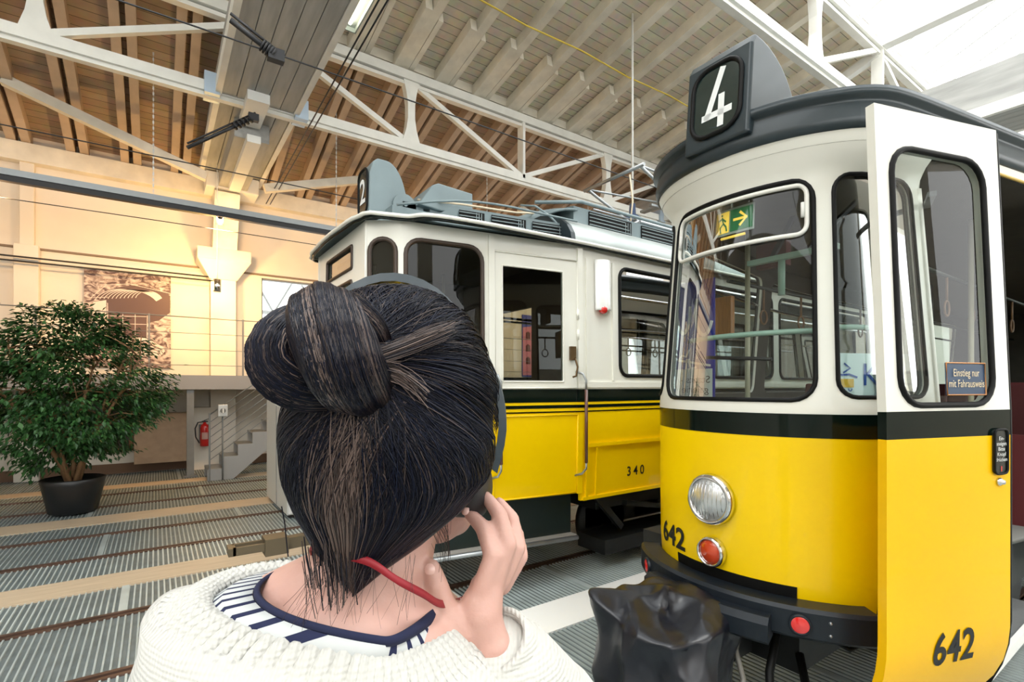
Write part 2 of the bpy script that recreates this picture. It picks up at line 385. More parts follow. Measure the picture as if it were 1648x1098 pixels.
MB().span(-.08, .08, -.05, .03, -.11, .11).build('case', mat('silver_box', (.62, .63, .62), .35, metal=.5), sw, bevel=.01)
MB().cyl((0, -.05, 0), (0, -.085, 0), .045, 16).build('dial', greysteel, sw); MB().span(-.012, .012, -.10, -.085, -.04, .04).build('handle', white_p, sw)
MB().cyl((0, .02, -.1), (0, .02, -1.29), .014, 8).build('stand', greysteel, sw)
ex = thing('fire_extinguisher', 'red fire extinguisher with black hose hung on the pale pillar under the gallery', 'fire extinguisher', (.84, WY - .5, .5))
redm = mat('extinguisher_red', (.62, .012, .010), .25, coat=.6)
MB().lathe([(0, 0), (.075, .0), (.085, .02), (.085, .38), (.07, .44), (.03, .47), (.025, .5), (0, .5)], n=20).build('cylinder', redm, ex)
MB().span(-.05, .06, -.015, .015, .5, .53).beam((-.02, 0, .53), (.1, 0, .58), .02, .015).build('valve', plastic_k, ex)
MB().tube([(-.03, 0, .51), (-.12, -.01, .50), (-.17, -.02, .38), (-.16, -.02, .2), (-.10, -.03, .08)], .012, 8).build('hose', plastic_k, ex)
MB().grid(lambda i, j: (.087 * math.sin(-.7 + i * .2), -.087 * math.cos(-.7 + i * .2), .15 + j * .14), 8, 2).build('sticker', mat('sticker_pale', (.62, .35, .3), .5), ex)
MB().span(-.1, .1, .085, .1, .05, .45).build('wall_bracket', greysteel, ex)
# ---- pictures on the far wall
def sepia_mat():
    m = bpy.data.materials.new('sepia_print'); m.use_nodes = True; nt = m.node_tree; p = nt.nodes['Principled BSDF']; L = nt.links.new
    tc = nt.nodes.new('ShaderNodeTexCoord'); mp = nt.nodes.new('ShaderNodeMapping'); mp.inputs['Scale'].default_value = (3, 1, 5); L(tc.outputs['Object'], mp.inputs[0])
    n = nt.nodes.new('ShaderNodeTexNoise'); n.inputs['Scale'].default_value = 2.2; n.inputs['Detail'].default_value = 9; n.inputs['Distortion'].default_value = 1.2; L(mp.outputs[0], n.inputs[0])
    r = nt.nodes.new('ShaderNodeValToRGB'); e = r.color_ramp.elements; e[0].position = .40; e[0].color = (.10, .05, .045, 1); e[1].position = .62; e[1].color = (.62, .50, .44, 1)
    L(n.outputs[0], r.inputs[0]); L(r.outputs[0], p.inputs['Base Color']); p.inputs['Roughness'].default_value = .5; return m
pic = thing('wall_print', 'large sepia photograph of an old station hall with curved roof and open tramcar', 'picture', (-.44, WY - .01, 3.1))
MB().span(-.70, .70, -.035, 0, -.97, .97).build('print', sepia_mat(), pic)
sd = mat('sepia_dark', (.10, .05, .04), .5); sl = mat('sepia_light', (.74, .62, .55), .5); smid = mat('sepia_mid', (.36, .22, .18), .5)
yy = -.037
def flat(poly, y, name, m, par, f=lambda x, z, y: (x, y, z)): return MB().prism(poly, y, y + .002, f).build(name, m, par)
flat([(-.58, .38)] + [(x, .38 + .33 * math.sin(math.pi * (x + .62) / 1.6)) for x in (-.3, -.1, .1, .3, .5)] + [(.69, .55), (.69, .2), (.5, .02), (.3, -.05), (.29, -.35), (-.33, -.35), (-.33, .3)], yy, 'arched_hall', sd, pic)
ribs = MB()
for k in range(11):
    q = .032 * k; a = arc(-.02 + q * 1.1, .28 + .012 * k, .52 - q * .9, .33 - .012 * k, 165, 25, 14)
    v, f = strokes([a], .011); ribs.add([(p.x, yy - .004, p.y) for p in v], f)
v, f = strokes([[(-.6, .38), (-.36, .66), (0, .72), (.35, .66), (.69, .6)], [(-.34, .30), (-.34, -.5)], [(.30, .1), (.29, -.5)], [(-.6, .38), (-.34, .42)], [(-.1, .1), (-.1, -.3)], [(.1, .12), (.1, -.3)], [(-.3, .05), (.28, .08)], [(-.3, -.1), (.28, -.08)]], .010); ribs.add([(p.x, yy - .004, p.y) for p in v], f)
ribs.build('roof_ribs', sl, pic)
flat([(-.56, .30), (-.36, .36), (-.36, -.45), (-.45, -.5), (-.6, -.2)], yy - .003, 'side_wall', sl, pic)
flat([(-.30, -.38), (.25, -.36), (.56, -.52), (.60, -.62), (.52, -.72), (.2, -.74), (-.2, -.62), (-.3, -.52)], yy - .003, 'open_tramcar', sl, pic)
v, f = strokes([[(-.25, -.46), (.3, -.46), (.5, -.56)], [(-.25, -.54), (.3, -.56), (.5, -.62)], [(-.69, -.62), (-.3, -.95)], [(-.5, -.55), (.1, -.95)]], .018)
MB().add([(p.x, yy - .006, p.y) for p in v], f).build('line_detail', smid, pic)
pp = thing('wall_print', 'print of pink houses under a blue sky, seen through the tall tram door', 'picture', (10.5, WY - .01, 3.05)); pp.scale = (1.45, 1, 1)
MB().span(-.75, .75, -.03, 0, -1.0, .95).build('print', blue, pp)
pink = mat('print_pink', (.62, .20, .28), .5); palem = mat('print_pale', (.55, .55, .60), .5)
flat([(-.74, -.95), (-.74, .55), (-.42, .62), (-.42, -.95)], -.034, 'house', pink, pp); flat([(.2, -.95), (.2, .3), (.45, .5), (.73, .25), (.73, -.95)], -.034, 'house', pink, pp)
flat([(-.40, .25), (-.1, .5), (.28, .25)], -.036, 'gable', mat('print_dark', (.05, .06, .08), .5), pp)
for x in (-.34, -.16, .02, .18): flat([(x - .05, -.95), (x - .05, .22), (x + .05, .22), (x + .05, -.95)], -.036, 'column', palem, pp)
for x, z in ((-.6, .3), (-.6, -.1), (-.6, -.5), (.5, -.2), (.5, -.6)): flat([(x - .06, z - .1), (x - .06, z + .08), (x, z + .14), (x + .06, z + .08), (x + .06, z - .1)], -.037, 'dark_window', wine, pp)

# ---- roof
def roofz(y): return 7.5 + .172 * (8.75 - y) if y <= 8.75 else 7.38 - .29 * (y - 8.75)
def roof_sheet(y0, y1, name):
    m = MB(); a, b = roofz(y0 + .001), roofz(y1 if y1 != 8.75 else 8.7499)
    if y0 == 8.75: a = 7.38
    m.add([(XA, y0, a + .22), (XB, y0, a + .22), (XB, y1, b + .22), (XA, y1, b + .22), (XA, y0, a + .3), (XB, y0, a + .3), (XB, y1, b + .3), (XA, y1, b + .3)], [(3, 2, 1, 0), (4, 5, 6, 7), (0, 1, 5, 4), (1, 2, 6, 5), (2, 3, 7, 6), (3, 0, 4, 7)])
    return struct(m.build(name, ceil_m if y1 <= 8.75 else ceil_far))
roof_sheet(4.0, 8.75, 'ceiling'); roof_sheet(8.75, 13.25, 'ceiling'); struct(MB().span(XA, XB, 8.70, 8.80, 7.56, 8.0).build('trim_%d' % tn, rafter_m)); tn += 1
m = MB(); m.add([(XA, -4.0, 8.54), (XB, -4.0, 8.54), (XB, -7.3, 7.6), (XA, -7.3, 7.6)], [(0, 1, 2, 3)]); struct(m.build('ceiling', ceil_m))
x = XA + .4; rn = 0
while x < XB:
    m = MB()
    m.beam((x, 3.9, roofz(3.9) + .12), (x, 8.9, roofz(8.7) + .10), .15, .22)
    m.beam((x - .15, 7.35, roofz(7.35) + .08), (x - .15, 8.9, roofz(8.7) + .06), .12, .20)
    m.beam((x + .13, 7.5, roofz(7.5) + .10), (x + .13, 8.9, roofz(8.7) + .08), .09, .17)
    struct(m.build('trim_%d' % tn, rafter_m)); tn += 1
    m = MB()
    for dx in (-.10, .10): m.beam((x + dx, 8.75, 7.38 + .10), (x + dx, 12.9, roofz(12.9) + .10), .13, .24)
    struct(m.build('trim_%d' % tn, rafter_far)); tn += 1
    x += .82; rn += 1
# skylight: glass with white glazing bars, pitched over the middle of the hall
m = MB(); m.add([(XA, 4.0, 8.6), (XB, 4.0, 8.6), (XB, 0, 10.3), (XA, 0, 10.3), (XB, -4.0, 8.6), (XA, -4.0, 8.6)], [(0, 1, 2, 3), (3, 2, 4, 5)])
gw = struct(m.build('window_2', skyglass))
m = MB(); x = XA
while x < XB:
    m.beam((x, 4.0, 8.6), (x, 0, 10.3), .05, .08); m.beam((x, -4.0, 8.6), (x, 0, 10.3), .05, .08); x += .82
m.beam((XA, 0, 10.3), (XB, 0, 10.3), .12, .12); m.beam((XA, 2, 9.45), (XB, 2, 9.45), .05, .08)
m.build('glazing_bar', white_p, gw)

def truss(y, z0, z1, label, inv=False, sz=.15):
    t = thing('roof_truss', label, 'roof truss', (0, y, z0)); h = z1 - z0
    MB().beam((XA, 0, h), (XB, 0, h), .22, .16).beam((XA, 0, h - .13), (XB, 0, h - .13), .12, .06).build('top_chord', whitesteel, t)
    MB().beam((XA, 0, 0), (XB, 0, 0), .20, .15).beam((XA, 0, -.10), (XB, 0, -.10), .10, .06).build('bottom_chord', whitesteel, t)
    for b in (-8.86, 1.3, 11.46, 21.6):
        for k in range(4):
            x = b + 2.54 * k
            if x > XB: continue
            if k % 2: # waisted casting
                m = MB().prism([(-.19, 0), (.19, 0), (.10, .3), (.07, .5), (.07, h - .5), (.10, h - .3), (.17, h), (-.17, h), (-.10, h - .3), (-.07, h - .5), (-.07, .5), (-.10, .3)], -.07, .07, lambda a, z, yy, x=x: (x + a, yy, z))
            else: m = MB().beam((x, -.05, 0), (x, -.05, h), .10, .06).beam((x, .05, 0), (x, .05, h), .10, .06)
            m.build('post', whitesteel, t)
            if x + 2.54 <= XB:
                a, c = ((x, 0, h - .05), (x + 2.54, 0, .05)) if k < 2 else ((x, 0, .05), (x + 2.54, 0, h - .05))
                MB().beam(a, c, .09, .09).build('diagonal', whitesteel, t)
    return t
truss(8.75, 6.16, 7.42, 'long white timber truss spanning the hall behind the tall old tram')
truss(4.0, 7.05, 8.32, 'white truss along the edge of the glass skylight above the number 4')
def girder(x, label, y1=12.3):
    g = thing('box_girder', label, 'girder', (x, 0, 6.1))
    m = MB()
    for k in range(5): m.span(-.5 + k * .2, -.5 + k * .2 + .19, -4.0, y1, 0, .06)
    m.span(-.5, -.44, -4, y1, .06, .8).span(.44, .5, -4, y1, .06, .8).build('planking', girder_m, g)
    MB().span(-.58, -.5, -4, y1, -.02, .16).span(.5, .58, -4, y1, -.02, .16).build('edge_rail', whitesteel, g)
    MB().span(-.26, .26, 9.3, y1 - .1, -.30, 0).build('lower_beam', girder_m, g, bevel=.01)
    MB().span(-.10, .10, 9.1, 11.6, -.42, -.30).span(-.2, .1, 8.3, 9.2, -.14, 0).build('packing_block', white_p, g)
    MB().span(-.48, .48, y1 - .5, y1 + .1, -.34, -.02).build('end_block', white_p, g, bevel=.02)
    MB().beam((-.1, WY - .35, -1.42), (-.1, y1 - .3, -.3), .5, .45, up=(1, 0, 0)).build('console_post', rafter_m, g)
    for s in (-1, 1): MB().span(s * .62 - .10, s * .62 + .10, 8.6, 8.9, -.06, .25).build('connector_plate', mat('plate_blue', (.45, .55, .66), .4, metal=.3), g)
    for s in (-1, 1): MB().beam((s * .5, 11.3, -.35), (s * 3.3, 11.3, .55), .14, .16).build('side_brace', rafter_m, g)
    return g
girder(1.3, 'deep grey planked box girder crossing the hall roof to the pillar by the sepia photograph'); girder(11.46, 'planked box girder far down the hall above the red-lensed tram')
m = MB().beam((11.46, -4, 8.35), (11.46, 4.1, 8.35), .22, .18).beam((11.46, 4, 8.2), (11.46, 7.9, 7.0), .14, .16).beam((11.46, 0, 8.3), (11.46, 2.6, 9.2), .1, .1).beam((11.46, 0, 8.3), (11.46, 0, 10.2), .14, .14)
tag(m.build('tie_beam', white_p), 'white tie beam crossing under the glass skylight', 'beam')
# ---- suspended service track with chains
tr = thing('service_track', 'long dark track hung on chains in front of the far wall', 'lighting track', (0, 10, 4.70))
MB().span(XA, XB, -.07, .07, .03, .12).build('channel', mat('track_grey', (.30, .32, .33), .4, metal=.4), tr); MB().span(XA, XB, -.05, .05, -.05, .03).build('duct', plastic_k, tr)
for wx, e in WASH:
    s = MB().lathe([(0, .0), (.05, 0), (.06, -.03), (.06, -.14), (.055, -.14), (0, -.10)], (wx, -.02, -.05), (0, -.35, 1), 14).build('spotlight', plastic_k, tr)
for x in (-6.3, -3.15, -.03, 2.86, 6.3, 9.5, 12.7, 16.0):
    m = MB(); z = .12; top = roofz(10) + .1 - 4.70; kk = 0
    while z < top:
        if kk % 2: m.span(x - .011, x + .011, -.003, .003, z, z + .05)
        else: m.span(x - .003, x + .003, -.011, .011, z, z + .05)
        z += .046; kk += 1
    m.build('chain', mat('chain_white', (.62, .62, .6), .4, metal=.3), tr)
# ---- overhead contact wires
for y, lb in zip(TRACKS[1:], ('over the tram numbered 340, nearest the number 2 box', 'between the tall old tram and the suspended track', 'just in front of the suspended lighting track')):
    pts = [(x, y, 4.42 - .03 * math.sin((x + 9) / 10.16 * math.pi) ** 2) for x in range(-9, 27)]
    tag(MB().tube(pts, .007, 6).build('contact_wire', plastic_k), 'thin black contact wire strung ' + lb, 'overhead wire', 'overhead contact wires')
for z, dz in ((4.08, 0), (4.0, 1)):
    tag(MB().cyl((XA, 12.55, z), (1.0, 12.55, z), .016, 6).build('cable', plastic_k), ('upper' if not dz else 'lower') + ' one of two dark cables running to the pillar above the sepia photograph', 'cable', 'twin cables along the far wall')
tag(MB().tube([(3.7 + k * 1.2, 6.6, 7.64 - .05 * (k % 2)) for k in range(12)], .014, 6).build('cable', mat('cable_yellow', (.75, .55, .08), .5)), 'thin yellow cable strung under the pale roof boards', 'cable')
for i, dx in enumerate((.68, .76)):
    tag(MB().cyl((1.3 + dx, 3, 6.0), (1.3 + dx, 12.2, 5.75), .010, 6).build('cable', plastic_k), ('first' if i == 0 else 'second') + ' dark cable beside the planked girder, counted from its planks', 'cable', 'cables beside the girder')
def insulator(a, b, label):
    t = thing('wire_insulator', label, 'insulator', a); d = Vector(b) - Vector(a); L = d.length; u = d.normalized()
    MB().cyl((0, 0, 0), d, .022, 10).cyl(Vector((.0, 0, .05)), d + Vector((0, 0, .05)), .012, 8).build('rod', plastic_k, t)
    m = MB()
    for k in range(5): m.lathe([(0, -.012), (.05, -.006), (.05, .006), (0, .012)], tuple(u * (L * (.68 + .06 * k))), tuple(u), 12)
    m.box(tuple(u * L * .97), (.12, .07, .09)).build('clamp', plastic_k, t)
insulator((.31, 7.19, 4.60), (1.05, 7.25, 5.22), 'long black strut insulator hanging below the grey girder'); insulator((.47, 4.43, 4.56), (.80, 4.43, 4.40), 'short black insulator on the upper wire in front of the girder')
# ---- lamps
lf = thing('strip_light', 'box light with a glowing tube beside the planked girder at the top edge', 'lamp', (2.08, 6.6, 6.62))
MB().span(-.17, .17, -.9, .35, .03, .16).span(-.17, -.15, -.9, .35, -.03, .04).span(.15, .17, -.9, .35, -.03, .04).span(-.17, .17, .33, .35, -.03, .04).build('housing', mat('fixture_grey', (.36, .42, .42), .4), lf)
MB().cyl((.05, -.8, 0), (.05, .22, 0), .025, 10).build('tube', mat('tube_glow', (1, .86, .62), .5, emit=9), lf); MB().span(-.16, -.10, -.8, .3, -.02, .03).build('green_diffuser', mat('diff_green', (.55, .75, .6), .4, emit=1.2), lf)
pl = thing('pendant_lamp', 'dark blue bell lamp on a white rod behind the pantograph', 'lamp', (6.75, 6.0, 4.6))
MB().cyl((0, 0, .25), (0, 0, 3.60), .018, 8).build('rod', white_p, pl); MB().lathe([(0, .30), (.05, .30), (.06, .12), (.16, .05), (.17, -.08), (.10, -.12), (0, -.12)]).build('shade', mat('lamp_blue', (.05, .08, .16), .3, coat=.5), pl)
sl_ = thing('spot_lamp', 'small cylindrical lamp glowing yellow on a cord before the tall wall pillar', 'lamp', (.99, 11.5, 3.70))
MB().cyl((0, 0, .15), (0, 0, 3.10), .010, 6).build('cord', white_p, sl_); MB().cyl((0, 0, -.10), (0, 0, .15), .07, 14).build('housing', chrome, sl_)
MB().cyl((-.072, -.0, -.07), (-.072, 0, .10), .035, 10).build('bulb', mat('bulb_yellow', (1, .75, .15), .4, emit=4), sl_)
lamp('spot_lamp_light', 'POINT', (.93, 11.75, 3.72), (0, 0, 0), 60, (1, .60, .18), shadow_soft_size=.08)
# ---- white cabinet with a round red sign beyond the tall tram
cb = thing('white_cabinet', 'tall white metal cabinet with pale grey side standing in front of the stairs', 'cabinet', (1.42, 7.2, 0))
MB().span(0, .9, 0, 1.5, .04, 1.70).build('body', mat('cabinet_white', (.66, .66, .62), .4), cb, bevel=.01)
MB().span(.02, .88, -.012, 0, .06, 1.68).build('front_panel', mat('cabinet_front', (.85, .85, .84), .35), cb); MB().span(.03, .87, .03, 1.47, 0, .04).build('plinth', plastic_k, cb)
MB().span(-.006, 0, .70, .712, .06, 1.68).build('side_seam', greysteel, cb)
sg = thing('round_sign', 'red round sign with a white bar at the corner of the white cabinet', 'sign', (1.36, 7.13, 1.63), math.radians(-40))
MB().cyl((0, 0, 0), (0, -.012, 0), .155, 32).build('disc', mat('sign_red', (.75, .01, .012), .4), sg); MB().lathe([(.140, -.013), (.155, -.013), (.155, 0)], axis=(0, 1, 0), n=32).build('rim', white_p, sg)
MB().box((0, -.014, 0), (.22, .005, .05), Matrix.Rotation(.3, 3, 'Y')).build('bar', white_l, sg); MB().span(-.02, .02, 0, .06, -.02, .02).build('bracket', greysteel, sg)
# ---- yellow bollard at left edge
bo = thing('bollard', 'yellow and white barrier post cut by the left edge of the floor', 'bollard', (-1.93, 7.72, 0))
MB().cyl((0, 0, .02), (0, 0, .55), .045, 14).build('post', mat('bollard_yellow', (.8, .42, .02), .4), bo); MB().cyl((0, 0, .4), (0, 0, .47), .048, 14).build('band', white_p, bo); MB().lathe([(0, 0), (.14, 0), (.12, .05), (.05, .07), (0, .07)]).build('foot', greysteel, bo)

# ---- potted figs
def leaf_mat(name, a, b):
    m = mat(name, a, .42, col2=b, scale=3); return m
def fig(name, label, loc, R, H0, H1, nl, seed, trunk=True):
    rnd = random.Random(seed)
    t = thing(name, label, 'potted plant', loc)
    MB().lathe([(0, .02), (.24, .0), (.27, .02), (.345, .40), (.36, .47), (.34, .48), (.32, .42), (0, .40)], n=32).build('pot', mat('pot_black', (.012, .012, .013), .35), t)
    MB().lathe([(0, .42), (.32, .41)], n=24).build('soil', mat('soil', (.05, .03, .02), .9, bump=.5), t)
    m = MB(); tips = []
    for k in range(5):
        a = k * 1.26 + rnd.random(); p = Vector((.05 * math.cos(a), .05 * math.sin(a), .4)); pts = [p.copy()]; d = Vector((math.cos(a) * .12, math.sin(a) * .12, 1))
        for q in range(6):
            d += Vector((rnd.uniform(-.25, .25), rnd.uniform(-.25, .25), .1)) + Vector((math.cos(a), math.sin(a), 0)) * .10; p = p + d.normalized() * (H1 - .4) / 8; pts.append(p.copy())
        m.tube(pts, [.034 - .004 * i for i in range(7)], 8)
        for q in range(2, 7):
            for _ in range(3):
                b = pts[q]; e = Vector((rnd.uniform(-1, 1), rnd.uniform(-1, 1), rnd.uniform(-.2, .8))).normalized() * rnd.uniform(.3, .6)
                m.tube([b, b + e * .5 + Vector((0, 0, .04)), b + e], [.012, .008, .004], 5); tips.append(b + e)
    m.build('trunk', mat('bark', (.34, .19, .09), .8, var=.4, scale=12, bump=.4), t)
    f = MB(); cz = (H0 + H1) / 2; hz = (H1 - H0) / 2
    clumps = []
    for _ in range(230):
        while True:
            p = Vector((rnd.uniform(-1, 1), rnd.uniform(-1, 1), rnd.uniform(-1, 1)))
            if .25 < p.length < 1: break
        k = 1 - .45 * max(0, p.z); clumps.append(Vector((p.x * R * k, p.y * R * k, cz + p.z * hz)))
    for i in range(nl):
        c = clumps[rnd.randrange(len(clumps))]; p = c + Vector((rnd.gauss(0, .10), rnd.gauss(0, .10), rnd.gauss(0, .055)))
        out = Vector((p.x, p.y, .25 * (p.z - cz))).normalized()
        d = (out + Vector((rnd.uniform(-.8, .8), rnd.uniform(-.8, .8), rnd.uniform(-1.0, .1)))).normalized()
        s = d.cross(Vector((rnd.uniform(-.4, .4), rnd.uniform(-.4, .4), 1))).normalized(); u = s.cross(d); L = rnd.uniform(.06, .10); w = L * .26
        f.add([p, p + d * L * .4 + s * w + u * .004, p + d * L * .45 - u * .006, p + d * L * .4 - s * w + u * .004, p + d * L - u * .012], [(0, 1, 2), (0, 2, 3), (1, 4, 2), (2, 4, 3)], rnd.choice((0, 0, 1, 2)))
    f.build('foliage', [leaf_mat('leaf_dark', (.010, .045, .010), (.020, .075, .016)), leaf_mat('leaf_mid', (.022, .085, .018), (.04, .13, .03)), leaf_mat('leaf_light', (.05, .16, .03), (.03, .10, .03))], t)
    return t
fig('potted_fig', 'weeping fig in a round black pot standing on the floor gratings', (-.935, 9.27, .006), 1.08, .58, 3.0, 15000, 3)
fig('potted_fig', 'second weeping fig behind the first, cut by the picture edge', (-3.4, 10.3, .006), 1.15, .6, 3.0, 9000, 5)
# ================================================================== TRAMS
def catmull(pts, step=.02):
    P = [Vector(p) for p in pts]; out = []
    for i in range(len(P) - 1):
        a = P[i - 1] if i else P[0] * 2 - P[1]; b, c = P[i], P[i + 1]; d = P[i + 2] if i + 2 < len(P) else P[-1] * 2 - P[-2]
        n = max(2, int((c - b).length / step)) if (c - b).length < .5 else max(4, int((c - b).length / .1))
        for k in range(n):
            t = k / n; out.append(.5 * ((2 * b) + (c - a) * t + (2 * a - 5 * b + 4 * c - d) * t * t + (-a + 3 * b - 3 * c + d) * t ** 3))
    out.append(P[-1]); return out
class Plan:
    """body outline in plan; u = arc length from the nose (negative = near side), v = height"""
    def __init__(s, half, off, step=.02, smooth=True):
        pts = catmull([(x, y, 0) for x, y in half], step) if smooth else [Vector((x, y, 0)) for x, y in half]
        s.p = pts; s.u = [0]
        for a, b in zip(pts, pts[1:]): s.u.append(s.u[-1] + (b - a).length)
        s.L = s.u[-1]; s.off = off
        s.n = []
        for i in range(len(pts)):
            a = pts[max(i - 1, 0)] if smooth else pts[i if i < len(pts) - 1 else i - 1]; b = pts[min(i + 1, len(pts) - 1)] if smooth else pts[i + 1 if i < len(pts) - 1 else i]
            t = (b - a).normalized()
            if i == 0 and smooth: t = Vector((0, 1, 0))
            s.n.append(Vector((-t.y, t.x, 0)))
        s.smooth = smooth
    def at(s, u):
        a = abs(u); sg = 1 if u >= 0 else -1; a = min(a, s.L - 1e-6)
        import bisect
        i = max(0, bisect.bisect_right(s.u, a) - 1); f = (a - s.u[i]) / (s.u[i + 1] - s.u[i])
        p = s.p[i].lerp(s.p[i + 1], f); n = (s.n[i].lerp(s.n[i + 1], f) if s.smooth else s.n[i]).normalized()
        return Vector((p.x, p.y * sg, 0)), Vector((n.x, n.y * sg, 0)) if n.y * 1 >= 0 else Vector((n.x, n.y * sg, 0))
    def S(s, u, v, o=0):
        p, n = s.at(u); q = p + n * (s.off(v) + o); q.z = v; return q
    def ux(s, x):
        for i in range(len(s.p) - 1):
            if s.p[i].x <= x <= s.p[i + 1].x and s.p[i + 1].x > s.p[i].x:
                return s.u[i] + (x - s.p[i].x) / (s.p[i + 1].x - s.p[i].x) * (s.u[i + 1] - s.u[i])
        return s.L
def rrect(u0, u1, v0, v1, r, n=5, arch=0):
    pts = []
    rt = min((u1 - u0) / 2 - .001, arch) if arch else r
    for cx, cy, a, q in ((u1 - r, v0 + r, -90, r), (u1 - rt, v1 - rt, 0, rt), (u0 + rt, v1 - rt, 90, rt), (u0 + r, v0 + r, 180, r)):
        for k in range(n + 1):
            t = math.radians(a + 90 * k / n); pts.append((cx + q * math.cos(t), cy + q * math.sin(t)))
    return pts
def inside(p, poly):
    c = False; j = len(poly) - 1
    for i in range(len(poly)):
        a, b = poly[i], poly[j]
        if (a[1] > p[1]) != (b[1] > p[1]) and p[0] < (b[0] - a[0]) * (p[1] - a[1]) / (b[1] - a[1]) + a[0]: c = not c
        j = i
    return c
def densify(poly, d):
    out = []
    for a, b in zip(poly, poly[1:] + poly[:1]):
        n = max(1, int(math.dist(a, b) / d))
        for k in range(n): out.append((a[0] + (b[0] - a[0]) * k / n, a[1] + (b[1] - a[1]) * k / n))
    return out
def sheet(outer, holes, du, dv):
    outer = densify(outer, du); hs = [densify(h, du) for h in holes]
    V = []; E = []
    for loop in [outer] + hs:
        b = len(V); V += [Vector(p) for p in loop]; E += [(b + i, b + (i + 1) % len(loop)) for i in range(len(loop))]
    xs = [p[0] for p in outer]; ys = [p[1] for p in outer]; x = min(xs) + du * .5
    while x < max(xs):
        y = min(ys) + dv * .5
        while y < max(ys):
            p = (x, y)
            if inside(p, outer) and not any(inside(p, h) for h in holes) and min(math.dist(p, q) for l in [outer] + hs for q in l) > du * .35: V.append(Vector(p))
            y += dv
        x += du
    r = delaunay_2d_cdt(V, E, [], 0, 1e-6); vs, fs = r[0], r[2]; out = []
    for f in fs:
        c = (sum(vs[i].x for i in f) / 3, sum(vs[i].y for i in f) / 3)
        if inside(c, outer) and not any(inside(c, h) for h in holes): out.append(list(f))
    return [tuple(v) for v in vs], out
def skin(name, m, par, S, outer, holes=(), du=.06, dv=.12, o=0, solid=.03, flip=False):
    vs, fs = sheet(outer, list(holes), du, dv); mb = MB(); mb.add([S(u, v, o) for u, v in vs], [f[::-1] if flip else f for f in fs], 0, True)
    f0 = fs[len(fs) // 2]; cx = sum(vs[i][0] for i in f0) / 3; cy = sum(vs[i][1] for i in f0) / 3
    a_, b_, c_ = [S(*vs[i], o) for i in f0]; nn = (b_ - a_).cross(c_ - a_)
    if nn.dot(S(cx, cy, o + .01) - S(cx, cy, o)) < 0: mb.f = [f[::-1] for f in mb.f]
    ms = m if isinstance(m, (list, tuple)) else [m]
    ob = mb.build(name, ms, par)
    if solid:
        md = ob.modifiers.new('s', 'SOLIDIFY'); md.thickness = solid; md.offset = -1
        if len(ms) > 1: md.material_offset = 1; md.material_offset_rim = 0
        ed = ob.modifiers.new('e', 'EDGE_SPLIT'); ed.split_angle = .6
    return ob
def rect(u0, u1, v0, v1): return [(u0, v0), (u1, v0), (u1, v1), (u0, v1)]
def window(par, S, hole, frame_m, glass_m, r=.013, inner=None, depth=-.012, transom=None, bar_m=None, du=.06, sash_m=None):
    L = densify(hole, du); f = MB().tube([S(u, v, .002) for u, v in L], r, 8, closed=True).build('window_frame', frame_m, par)
    if inner: MB().tube([S(u, v, .004) for u, v in L], r * .45, 6, closed=True).build('chrome_bead', inner, f).location = (0, 0, 0)
    vs, fs = sheet(hole, [], du * 1.5, .15); MB().add([S(u, v, depth) for u, v in vs], fs, 0, True).build('pane', glass_m, f)
    if transom:
        u0 = min(p[0] for p in hole); u1 = max(p[0] for p in hole); n = 12
        MB().tube([S(u0 + (u1 - u0) * k / n, transom, -.004) for k in range(n + 1)], .014, 6).build('transom_bar', bar_m, f)
    return f
def mapped(vs, fs, S, u0, v0, o=.003, flipu=False, thick=0):
    mb = MB(); mb.add([S(u0 + (-p.x if flipu else p.x), v0 + p.y, o) for p in vs], fs); return mb
# ------------------------------------------------------------------ tram 642
def off6(v):
    t = [(.50, -.035), (.8, -.005), (1.2, .0), (1.615, .0), (1.63, .006), (1.66, .0), (2.74, -.082), (2.80, -.062), (2.86, -.010), (2.92, .012), (3.5, .012)]
    if v <= t[0][0]: return t[0][1]
    for a, b in zip(t, t[1:]):
        if v <= b[0]: return a[1] + (b[1] - a[1]) * (v - a[0]) / (b[0] - a[0])
    return t[-1][1]
P6 = Plan([(0, 0), (.006, .1), (.024, .2), (.056, .3), (.105, .4), (.175, .5), (.235, .56), (.31, .607), (.42, .642), (.7, .70), (1.5, .85), (2.3, 1.0), (2.9, 1.06), (4, 1.07), (8.6, 1.07)], off6)
T6 = thing('tram', 'rounded yellow and cream tram numbered 642 with number 4 on top and open door', 'tram', (2.36, 1.52, 0))
S6 = P6.S
ux = P6.ux; LE = P6.L - .01
ud0, ud1 = ux(.70), ux(2.0)      # doorway
far_w = [rrect(ux(a), ux(b), 1.70, 2.68, .07) for a, b in ((.74, 1.9), (2.15, 3.4), (3.6, 4.85), (5.05, 6.3), (6.5, 7.75))]
near_w = [rrect(-ux(b), -ux(a), 1.70, 2.68, .07) for a, b in ((2.3, 3.5), (3.7, 4.9), (5.1, 6.3), (6.5, 7.75))]
front_w = rrect(-.435, .435, 1.685, 2.735, .10)
cor_n = rrect(-ux(.62), -.525, 1.70, 2.735, .08); cor_f = rrect(.525, ux(.62), 1.70, 2.735, .08)
up = [(-LE, 1.62), (-ud1, 1.62), (-ud1, 2.865), (-ud0, 2.865), (-ud0, 1.62), (LE, 1.62), (LE, 2.915), (-LE, 2.915)]
skin('upper_body', [cream, intgrey], T6, S6, up, far_w + near_w + [front_w, cor_n, cor_f], du=.05, dv=.06)
for a, b in ((-LE, -ud1), (-ud0, LE)):
    skin('belt_stripe', blackp, T6, S6, rect(a, b, 1.512, 1.622), [], du=.05, dv=.1, o=.002)
low = [(-ud0, .60), (-.7, .62), (-.45, .66), (.45, .66), (.7, .62), (LE, .60), (LE, 1.515), (-ud0, 1.515)]
